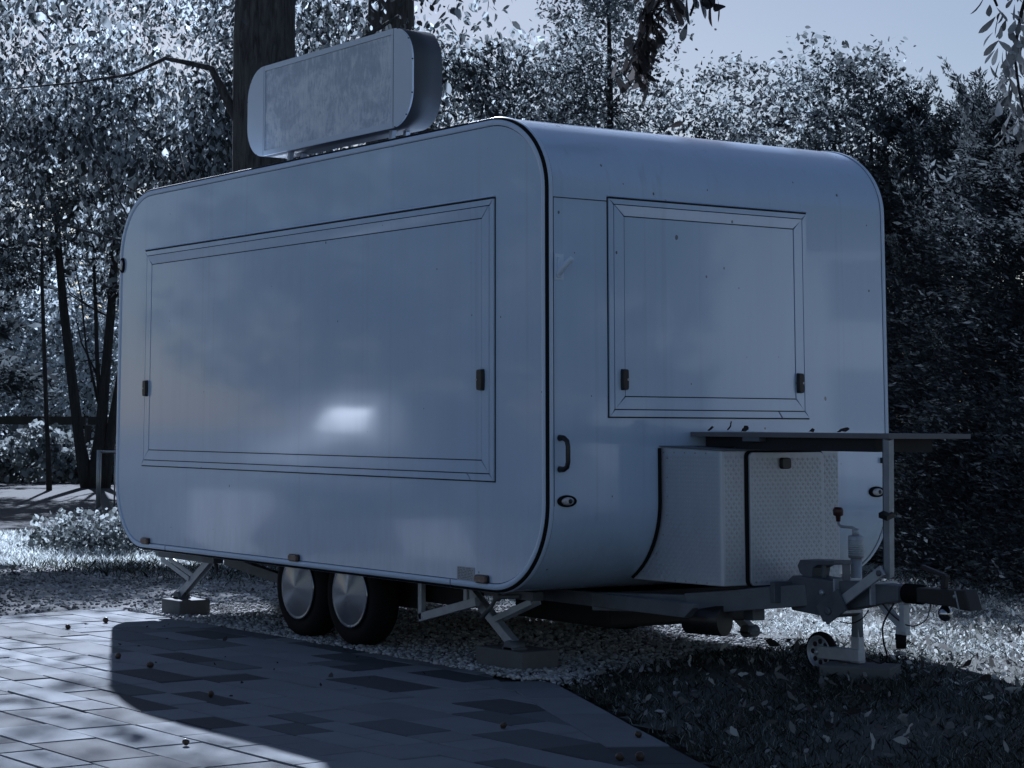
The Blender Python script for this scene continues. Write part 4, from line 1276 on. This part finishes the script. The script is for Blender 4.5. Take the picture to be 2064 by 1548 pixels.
for xx in (-4.6, -3.3, -1.3, -.3): MB().box(xx-.02, xx+.02, .588, Wd-.588, .35, .405).build('cross_member', M['chassis'], tr)
for y_ in (.50, Wd-.532): MB().box(-3.35, -1.35, y_, y_+.032, .25, .34).build('axle_beam', M['chassis'], tr)
# mud flap block / inner arch behind the wheels (dark)
for y_ in (.40, Wd-.415): MB().box(-2.97, -1.71, y_, y_+.015, .22, .45).build('wheel_arch', M['chassis'], tr)
MB().box(-1.58, -.72, .95, 1.95, .17, .36).build('underfloor_light_block', M['apron'], tr, bevel=.02)  # added box that keeps far-side light out from under the floor
# galvanised step frame hung under the floor
b = MB()
b.bar((-1.478, .25, .405), (-1.478, .25, .19), .03, .035, (1, 0, 0)); b.bar((-1.49, .25, .20), (-.95, .25, .325), .03, .045)
b.bar((-1.05, .25, .405), (-1.05, .25, .31), .02, .03, (1, 0, 0)); b.bar((-1.478, .25, .40), (-.95, .25, .40), .02, .02)
b.build('step_frame', M['galv'], tr, bevel=.002)
# corner steadies
def steady(x_top, x_foot, y_, z_foot, xm0, xm1, xb, zb, xbb, zbb, crank=None, mat=M['galv']):
    b = MB(); sg = 1 if x_foot > x_top else -1
    b.bar((x_top, y_-.02, .372), (x_foot, y_-.02, z_foot+.01), .004, .05, (0, 0, 1))
    b.bar((x_top, y_+.02, .372), (x_foot, y_+.02, z_foot+.01), .004, .05, (0, 0, 1))
    b.bar((x_top, y_, .39), (x_foot+.012*sg, y_, z_foot+.032), .044, .004, (0, 0, 1))
    o = b.build('corner_steady', mat, tr, bevel=.001)
    b = MB(); b.bar((xm0, y_, .377), (xm1, y_, .377), .07, .045); b.build('mount', M['galvdull'], o, bevel=.002)
    b = MB()
    for dy in (-.03, .03): b.bar((xb, y_+dy, zb), (xbb, y_+dy, zbb), .006, .032)
    b.build('brace', mat, o, bevel=.001)
    b = MB(); b.tube([(x_foot, y_-.045, z_foot), (x_foot, y_+.045, z_foot)], .035, 14)
    b.box(x_foot-.05, x_foot+.05, y_-.045, y_+.045, z_foot-.012, z_foot-.002)
    b.build('foot', M['galvdull'], o)
    if crank:
        b = MB(); b.tube([(xm1-.1, y_-.04, .372), (crank[0], y_-.09, .36), (crank[0]-.03, y_-.10, .31), (crank[1], y_-.10, .245)], [.012, .012, .011, .013], 10)
        b.lathe((crank[0], y_-.085, .362), (0, -1, 0), [(.026, -.01), (.026, .012), (.012, .014)], 12)
        b.build('crank_fitting', M['galvdull'], o)
    return o
steady(-3.90, -4.31, .22, .112, -4.60, -3.80, -4.56, .345, -4.15, .235)
steady(-1.16, -.755, .35, .105, -.98, -.55, -.57, .35, -.90, .235, crank=(-.79, -.91))
steady(-3.90, -4.31, Wd-.22, .112, -4.60, -3.80, -4.56, .345, -4.15, .235)
steady(-1.16, -.755, Wd-.35, .105, -.98, -.55, -.57, .35, -.90, .235)
b = MB(); b.bar((-4.2, .5, .345), (-3.45, .5, .27), .05, .06); b.tube([(-3.98, .30, .36), (-3.98, .30, .28)], .012, 8)
b.build('trailing_arm', M['galvdull'], tr)

# drawbar -----------------------------------------------------------------
CY = 1.17
arms = MB().box(.505, .535, CY-.20, CY+.20, .40, .50).build('drawbar', M['galvdull'], tr, bevel=.003)
for y_ in (.56, Wd-.56):
    b = MB()
    b.bar((-.35, y_, .36), (.15, y_+(CY-y_)*.35, .375), .06, .09); b.bar((.13, y_+(CY-y_)*.33, .374), (.62, CY+(y_-CY)*.10, .44), .06, .105)
    b.build('drawbar_arm', M['galvdull'], arms, bevel=.004)
b = MB()
def yprism(poly, y0, y1): b.prism([(x_, y0, z_) for x_, z_ in poly], [(x_, y1, z_) for x_, z_ in poly])
yprism([(.53, .36), (.80, .345), (.83, .36), (.83, .52), (.54, .528), (.50, .50)], CY-.085, CY+.085)
b.build('drawbar_head', M['galvdull'], arms, bevel=.006)
b = MB(); yprism([(.80, .372), (1.205, .452), (1.205, .522), (.80, .518)], CY-.06, CY+.06)
b.build('overrun_beam', M['galvdull'], arms, bevel=.004)
b = MB()
for xx, zz in ((.60, .46), (.745, .46)): b.lathe((xx, CY-.085, zz), (0, -1, 0), [(.014, -.002), (.014, .010), (.007, .016)], 6, False)
b.build('bolts', M['galv'], arms)
for xx in (.825, 1.06): MB().box(xx-.006, xx+.006, CY-.088, CY+.088, .365 if xx < 1 else .425, .53).build('strap', M['galv'], arms)
b = MB()
prof = []
for k in range(9):
    prof += [(.046, .012*k), (.036, .012*k+.006)]
b.lathe((1.205, CY, .486), X_, prof, 20)
b.build('bellows', M['rubber'], arms)
b = MB(); yprism([(1.30, .452), (1.52, .448), (1.545, .44), (1.62, .438), (1.588, .530), (1.50, .522), (1.30, .52)], CY-.042, CY+.042)
cp = b.build('coupling_head', M['blackmetal'], tr, bevel=.006)
b = MB(); b.bar((1.43, CY, .52), (1.445, CY, .585), .03, .022, X_); b.bar((1.445, CY, .58), (1.30, CY, .615), .028, .018)
b.build('coupling_handle', M['blackmetal'], cp, bevel=.004)
b = MB(); b.lathe((1.532, CY-.042, .497), (0, -1, 0), [(.008, -.002), (.008, .006), (.003, .008)], 10)
b.bar((1.535, CY-.044, .52), (1.556, CY-.044, .442), .004, .006, X_)
b.build('coupling_bolt', M['galv'], cp)
b = MB()
b.lathe((1.435, CY, .41), Z_, [(.001, -.034), (.018, -.029), (.03, -.015), (.034, 0), (.03, .016), (.02, .028), (.014, .04), (.014, .05)], 24)
b.build('ball_lock', M['chrome'], cp)
# plug stowage arm under the beam
b = MB(); b.bar((1.07, CY-.03, .435), (1.215, CY-.03, .325), .008, .05, Z_); b.bar((1.215, CY-.03, .44), (1.215, CY-.03, .31), .04, .03, X_)
b.bar((1.17, CY-.03, .315), (1.235, CY-.03, .315), .03, .035)
o = b.build('stowage_arm', M['galv'], arms, bevel=.003)
b = MB(); b.tube([(1.19, CY-.03, .30), (1.19, CY-.03, .235)], [.027, .023], 14); b.build('plug', M['rubber'], arms)
# flat lever
b = MB(); b.bar((.815, CY-.10, .385), (1.155, CY-.10, .592), .012, .05, Z_)
lev = b.build('brake_lever', M['galv'], tr, bevel=.003)
b = MB(); b.bar((.76, CY-.115, .36), (.90, CY-.115, .452), .016, .085, Z_); MB().bar((.80, CY-.12, .33), (.93, CY-.12, .41), .01, .035, Z_).build('lever_link', M['galvdull'], lev)
MB().lathe((1.135, CY-.105, .577), (0, -1, 0), [(.014, -.002), (.014, .008), (.008, .010)], 12).build('lever_bolt', M['galvdull'], lev)
b.lathe((.82, CY-.122, .38), (0, -1, 0), [(.02, -.002), (.02, .01), (.01, .014)], 12)
b.build('lever_pivot', M['galvdull'], lev, bevel=.002)
# bracket and jockey wheel
b = MB()
yprism([(.60, .525), (.565, .54), (.55, .575), (.57, .605), (.80, .612), (.80, .592), (.69, .586), (.655, .57), (.645, .525)], CY-.06, CY+.06)
b.bar((.70, CY-.03, .525), (.70, CY-.03, .59), .02, .012, X_); b.bar((.86, CY-.04, .522), (.86, CY-.04, .60), .05, .006, X_); b.bar((.82, CY-.04, .60), (.866, CY-.04, .60), .05, .006)
b.build('jockey_bracket', M['galvdull'], arms, bevel=.002)
JX, JY = .778, 1.37
b = MB()
b.tube([(JX, JY-.09, .245), (JX, JY-.09, .62)], .027, 18)
b.build('jockey_clamp_tube', M['galv'], arms)
jw = MB().tube([(JX, JY-.09, .62), (JX, JY-.09, .722), (JX, JY-.09, .728)], [.037, .037, .03], 20).build('jockey_leg', M['galv'], tr)
b = MB()
for k in range(8): b.lathe((JX, JY-.09, .632+.01*k), Z_, [(.0375, 0), (.0385, .003), (.0375, .006)], 20)
b.build('cover_ribs', M['galv'], jw)
b = MB(); b.tube([(JX, JY-.09, .727), (JX, JY-.09, .76)], .017, 12)
b.tube([(JX, JY-.09, .757), (JX-.02, JY-.09, .764), (JX-.095, JY-.09, .766), (JX-.112, JY-.09, .775), (JX-.115, JY-.09, .80)], .007, 10)
b.build('crank', M['galv'], jw)
b = MB(); b.lathe((JX-.115, JY-.09, .79), Z_, [(.011, 0), (.013, .025), (.024, .03), (.026, .055), (.02, .068), (.006, .07)], 16)
b.build('crank_knob', M['redknob'], jw)
b = MB(); b.prism([(JX-.034, JY-.11, .12), (JX+.03, JY-.11, .12), (JX+.03, JY-.07, .12), (JX-.034, JY-.07, .12)],
                  [(JX-.018, JY-.108, .36), (JX+.018, JY-.108, .36), (JX+.018, JY-.072, .36), (JX-.018, JY-.072, .36)])
b.bar((JX+.03, JY-.095, .158), (JX-.25, JY-.095, .15), .05, .06)
b.build('fork', M['galv'], jw, bevel=.004)
WX, WZ = .528, .150
b = MB()
b.lathe((WX, JY-.105, WZ), (0, 1, 0), [(.079, .03), (.079, -.002), (.088, -.003), (.096, .006), (.098, .02), (.094, .036), (.078, .042)], 40)
ty = b.build('jockey_wheel', M['rubber'], jw)
b = MB()
b.lathe((WX, JY-.105, WZ), (0, 1, 0), [(.080, .024), (.080, -.004), (.074, -.006), (.069, .003), (.062, .014), (.038, .012), (.029, .003), (.020, -.001), (.006, -.003), (.001, -.003)], 40)
b.build('rim', M['galv'], jw)
b = MB()
for k in range(8):
    a = 2*PI*k/8
    p = Vector((WX+.050*math.cos(a), JY-.096, WZ+.050*math.sin(a)))
    b.lathe(p, (0, -1, 0), [(.0125, -.002), (.0125, .001), (.001, .0015)], 10)
b.build('rim_holes', M['sealant'], jw)
b = MB(); b.lathe((WX, JY-.122, WZ), (0, -1, 0), [(.012, -.02), (.012, .004), (.006, .008)], 6, False); b.build('axle_nut', M['galv'], jw)
# cables
def cable(name, pts, r_):
    P_ = [Vector(p) for p in pts]; out = []
    for i in range(len(P_)-1):
        p0 = P_[max(i-1, 0)]; p1 = P_[i]; p2 = P_[i+1]; p3 = P_[min(i+2, len(P_)-1)]
        for k in range(6):
            t = k/6
            out.append(.5*((2*p1)+(p2-p0)*t+(2*p0-5*p1+4*p2-p3)*t*t+(3*p1-p0-3*p2+p3)*t**3))
    out.append(P_[-1])
    MB().tube(out, r_, 6).build(name, M['black'], arms)
cable('cable', [(1.18, 1.11, .44), (1.12, 1.10, .34), (1.12, 1.10, .26), (1.10, 1.14, .19), (1.02, 1.18, .15), (.92, 1.2, .16)], .005)
cable('cable', [(1.03, 1.10, .40), (1.0, 1.09, .36), (.93, 1.09, .33), (.88, 1.06, .335)], .003)
cable('cable', [(1.36, 1.16, .45), (1.34, 1.15, .38), (1.28, 1.14, .345), (1.22, 1.13, .35), (1.14, 1.13, .39), (1.09, 1.13, .43)], .003)
b = MB(); b.box(.30, .37, .98, 1.06, .30, .355); b.build('junction_box', M['galvdull'], arms, bevel=.004)
b = MB(); b.tube([(.10, .80, .30), (.30, .86, .30)], .075, 18); b.build('gas_regulator', M['black'], arms)

# ------------------------------------------------------------------ sign on the roof
sg = empty('roof_sign', (-2.58, .36, 2.82)); tag(sg, 'blank rounded light box sign standing on the trailer roof', 'sign')
sx0, sx1, sz0, sz1, sy0, sy1 = -3.455, -1.522, 2.936, 3.512, .20, .405
def stadium(x0, x1, z0, z1, rx, rz, n=12):
    out = []
    for cx_, cz_, a0 in ((x1-rx, z1-rz, 0), (x0+rx, z1-rz, 90), (x0+rx, z0+rz, 180), (x1-rx, z0+rz, 270)):
        for k in range(n+1):
            a = R(a0+90*k/n); out.append((cx_+rx*math.cos(a), cz_+rz*math.sin(a)))
    return out
ring = stadium(sx0, sx1, sz0, sz1, .205, .205)
b = MB(); b.prism([(x_, sy0+.012, z_) for x_, z_ in ring], [(x_, sy1, z_) for x_, z_ in ring])
for i in range(2, len(b.sm)): b.sm[i] = True
b.build('case', M['signbody'], sg)
# end caps, white
for s0, s1, nm in ((sx0, sx0+.212, 0), (sx1-.20, sx1, 1)):
    pts = [(x_, z_) for x_, z_ in ring if s0-1e-6 <= x_ <= s1+1e-6]
    if nm == 0: poly = [(s1-.004, sz1)] + [p for p in pts if p[0] < s1-.005] + [(s1-.004, sz0)]
    else:
        up_ = [p for p in pts if p[1] > (sz0+sz1)/2 and p[0] > s0+.005]; lo_ = [p for p in pts if p[1] <= (sz0+sz1)/2 and p[0] > s0+.005]
        poly = [(s0+.004, sz0)] + lo_ + up_ + [(s0+.004, sz1)]
    MB().prism([(x_, sy0+.0125, z_) for x_, z_ in poly], [(x_, sy0, z_) for x_, z_ in poly]).build('end_cap', M['signedge'], sg, bevel=.0015)
fx0, fx1 = sx0+.212, sx1-.20
fo_ = MB()
fo_.box(fx0, fx1, sy0+.001, sy0+.012, sz1-.032, sz1); fo_.box(fx0, fx1, sy0+.001, sy0+.012, sz0, sz0+.032)
fo_.box(fx0, fx0+.012, sy0+.001, sy0+.012, sz0+.032, sz1-.032); fo_.box(fx1-.022, fx1-.003, sy0+.001, sy0+.012, sz0+.032, sz1-.032)
fo_.build('face_frame', M['signedge'], sg)
MB().box(fx0+.013, fx1-.023, sy0+.0075, sy0+.0118, sz0+.034, sz1-.034).build('sign_face', M['signface'], sg)
b = MB()
MB().box(fx0-.0035, fx0-.0003, sy0+.002, sy0+.0128, sz0, sz1).build('frame_joint', M['sealant'], sg)
MB().box(fx1+.0003, fx1+.0035, sy0+.0005, sy0+.0128, sz0, sz1).build('frame_joint', M['sealant'], sg)
for x_, z_ in ring[::5]: b.lathe((x_, sy0+.006, z_), (0, -1, 0), [(.004, 0), (.004, .0075), (.002, .009)], 8)
b.build('screws', M['sealant'], sg)
for xx in (-3.02, -1.84):
    MB().bar((xx, sy0+.06, 2.8205), (xx+.03, sy0+.06, sz0+.002), .03, .03, X_).build('leg', M['galv'], sg, bevel=.002)
    MB().bar((xx, sy1-.05, 2.8205), (xx+.03, sy1-.05, sz0+.002), .03, .03, X_).build('leg', M['galv'], sg, bevel=.002)
b = MB(); b.box(-3.25, -1.45, sy0+.04, sy0+.075, 2.8208, 2.832); b.box(-1.62, -1.50, sy0+.06, sy0+.16, 2.832, 2.87)
b.build('base_rail', M['galvdull'], sg)

# ------------------------------------------------------------------ concrete blocks
def block(loc, sx, sy, sz, rz, label):
    o = MB().box(-sx/2, sx/2, -sy/2, sy/2, 0, sz).build('concrete_block', M['concrete'], None, bevel=.008)
    o.location = loc; o.rotation_euler = (0, 0, rz)
    tag(o, label, 'block', 'concrete blocks under the trailer supports')
block((-4.255, .225, -.006), .235, .235, .105, .06, 'concrete block under the rear corner steady')
block((-.80, .40, -.012), .38, .25, .105, .05, 'concrete block under the front corner steady on the white gravel')
block((.80, 1.27, .035), .34, .24, .082, .55, 'concrete block under the jockey wheel post on the lawn')

# ------------------------------------------------------------------ litter on the ground and on the trailer
def curled_leaf(seed, L_, wd):
    rg = np.random.default_rng(seed); b = MB()
    V, F = chestnut_leaf(rg, (0, 0, .004), (1, 0, .05), L_, wd, rg.uniform(-.2, .45))
    V = [v + Vector(rg.normal(0, wd*.09, 3)) for v in V]
    b.add(V, F, True)
    me = bpy.data.meshes.new('fallen_leaf'); me.from_pydata(b.v, [], b.f); me.materials.append(M['dryleaf'])
    me.polygons.foreach_set('use_smooth', [True]*len(me.polygons))
    return me
TONES = (('pale', 'crisp'), ('brown', 'brownleaf'), ('buff', 'dryleaf'))
LM = []
for k in range(12):
    me = curled_leaf(200+k, rnd.uniform(.06, .10), rnd.uniform(.028, .05))
    me.materials[0] = M[TONES[k % 3][1]]
    LM.append(me)
spots = [(0.137, .769), (.261, 1.138), (.648, .788), (.903, .704), (1.805, .147), (.7, 1.424), (1.593, .917), (1.055, 1.659), (2.376, .117), (1.723, -.374), (1.178, -.079), (2.356, -.145), (2.09, -.245), (1.148, .471), (2.439, -.336), (2.557, .079)]
r2 = random.Random(21)
while len(spots) < 150:
    x, y = r2.uniform(-.3, 2.9), r2.uniform(-1.0, 3.6)
    if pd_(x, y) > .06 and x > gravel_x(y)+.05: spots.append((x, y))
def where(x, y):
    if pd_(x, y) < .3: return 'along the terrace edge'
    if math.hypot(x-.65, y-1.3) < .55: return 'beside the jockey wheel'
    if y > 2.34-.47*x: return 'on the sunlit lawn beyond the coupling'
    if x < .35: return 'by the edge of the white gravel'
    if x > 1.75: return 'in the bottom right corner of the lawn'
    return 'in the middle of the shaded lawn'
for i, (x, y) in enumerate(spots):
    j = r2.randrange(12)
    o = bpy.data.objects.new('fallen_leaf', LM[j]); COL.objects.link(o)
    o.location = (x, y, float(lawn_h(np.array(x), np.array(y)))+.022)
    o.rotation_euler = (r2.uniform(-1.2, 1.2), r2.uniform(-.8, .4), r2.uniform(0, 6.3))
    k = r2.uniform(.36, .95); o.scale = (k, k, k)
    sz = 'large' if k > .78 else ('small' if k < .55 else 'curled')
    tag(o, '%s %s dry leaf lying %s' % (sz, TONES[j % 3][0], where(x, y)), 'leaf', 'fallen leaves on the lawn')
# small litter
n = 1500
x = rng.uniform(-.4, 3.2, n); y = rng.uniform(-1.2, 5, n); k = (pd_(x, y) > .03) & (x > gravel_x(y))
P = np.stack([x[k], y[k], lawn_h(x[k], y[k])+rng.uniform(.01, .035, k.sum())], 1)
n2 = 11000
x2 = rng.uniform(-4.5, 3.2, n2); y2 = rng.uniform(1.2, 6.5, n2); k2 = ((x2 > gravel_x(y2)) | (y2 > 2.5)) & (rng.random(n2) < sstep(1.2, 2.6, y2))  # fallen leaves, spread thicker with distance to brighten the sunlit lawn
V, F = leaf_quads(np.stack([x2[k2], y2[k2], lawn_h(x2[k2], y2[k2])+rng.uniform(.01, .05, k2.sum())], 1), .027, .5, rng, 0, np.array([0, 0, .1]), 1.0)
o = link_mesh('sun_bright_leaf_litter', np_mesh('sun_bright_leaf_litter', V, F, M['crisp'])); tag(o, 'pale dry leaves spread thick to brighten the sunlit lawn beyond the coupling', 'leaves', kind='stuff')
V, F = leaf_quads(P, .035, .5, rng, 0, spread=1.0)
o = link_mesh('leaf_litter', np_mesh('leaf_litter', V, F, M['dryleaf'])); tag(o, 'small bits of dry leaf scattered through the lawn', 'leaves', kind='stuff')
x = np.concatenate([rng.uniform(-7, -.2, 170), rng.uniform(-9.5, -4.8, 250)]); y = np.concatenate([rng.uniform(-1.6, 2.2, 170), rng.uniform(-1.2, 3.2, 250)])
P = np.stack([x, y, np.full(420, .008)], 1)
V, F = leaf_quads(P, .03, .5, rng, 0, spread=1.0)
V[:, 2] = np.abs(V[:, 2])*.6
o = link_mesh('dead_leaf_bits', np_mesh('dead_leaf_bits', V, F, M['brownleaf'])); tag(o, 'tiny dead leaf bits on gravel and terrace', 'leaves', kind='stuff')
bm = bmesh.new(); bmesh.ops.create_icosphere(bm, subdivisions=2, radius=.019)
for v in bm.verts: v.co *= 1+.13*math.sin(v.co.x*400)*math.cos(v.co.y*370+v.co.z*300)
HM = bpy.data.meshes.new('conker_husk'); bm.to_mesh(HM); bm.free(); HM.materials.append(M['conker'])
for (x, y), lab in (((-1.703, -1.281), 'round brown conker on the shaded pavers near the shadow edge'), ((.694, -2.295), 'round conker alone at the bottom edge of the terrace'),
                    ((-2.13, -1.261), 'conker husk lying right on the shadow edge'), ((-3.721, -.848), 'conker husk on the brightest sunlit pavers'),
                    ((1.446, -.637), 'conker on the border stones of the terrace'), ((1.848, -1.059), 'left conker of the pair at the bottom right of the terrace'),
                    ((1.887, -.994), 'right conker of the pair at the bottom right of the terrace'), ((.958, -.956), 'pale split husk in the middle of the shaded pavers'),
                    ((-.522, -1.547), 'conker husk in the centre of the trailer shadow'), ((-3.977, -.479), 'small husk near the far edge of the terrace')):
    o = bpy.data.objects.new('conker_husk', HM); COL.objects.link(o); o.location = (x, y, .0135); o.rotation_euler = (r2.random()*3, r2.random()*3, r2.random()*3)
    k = r2.uniform(.8, 1.15); o.scale = (k, k*.9, k*.8)
    tag(o, lab, 'conker', 'conkers on the terrace')
for i, (x, y, z, k, lab) in enumerate(((.27, .92, 1.228, 1.2, 'long curled dark leaf on the shelf board, left of two'), (.36, .93, 1.226, 1.0, 'curled dark leaf on the shelf board, right of two'),
                                       (.82, .94, 1.226, .6, 'small leaf bit on the middle of the shelf board'), (1.0, .95, 1.226, .7, 'flat leaf on the shelf board near its leg'),
                                       (.12, .92, 1.226, .6, 'tiny leaf at the wall end of the shelf board'), (-.12, .88, 2.80, .8, 'twiggy leaf caught on the front roof edge'))):
    o = bpy.data.objects.new('fallen_leaf', curled_leaf(300+i, .11, .03)); COL.objects.link(o); o.location = (x, y, z); o.scale = (k, k, k)
    o.rotation_euler = (0, -.15, r2.uniform(-.4, .4)); o.data.materials[0] = M['brownleaf']
    tag(o, lab, 'leaf')
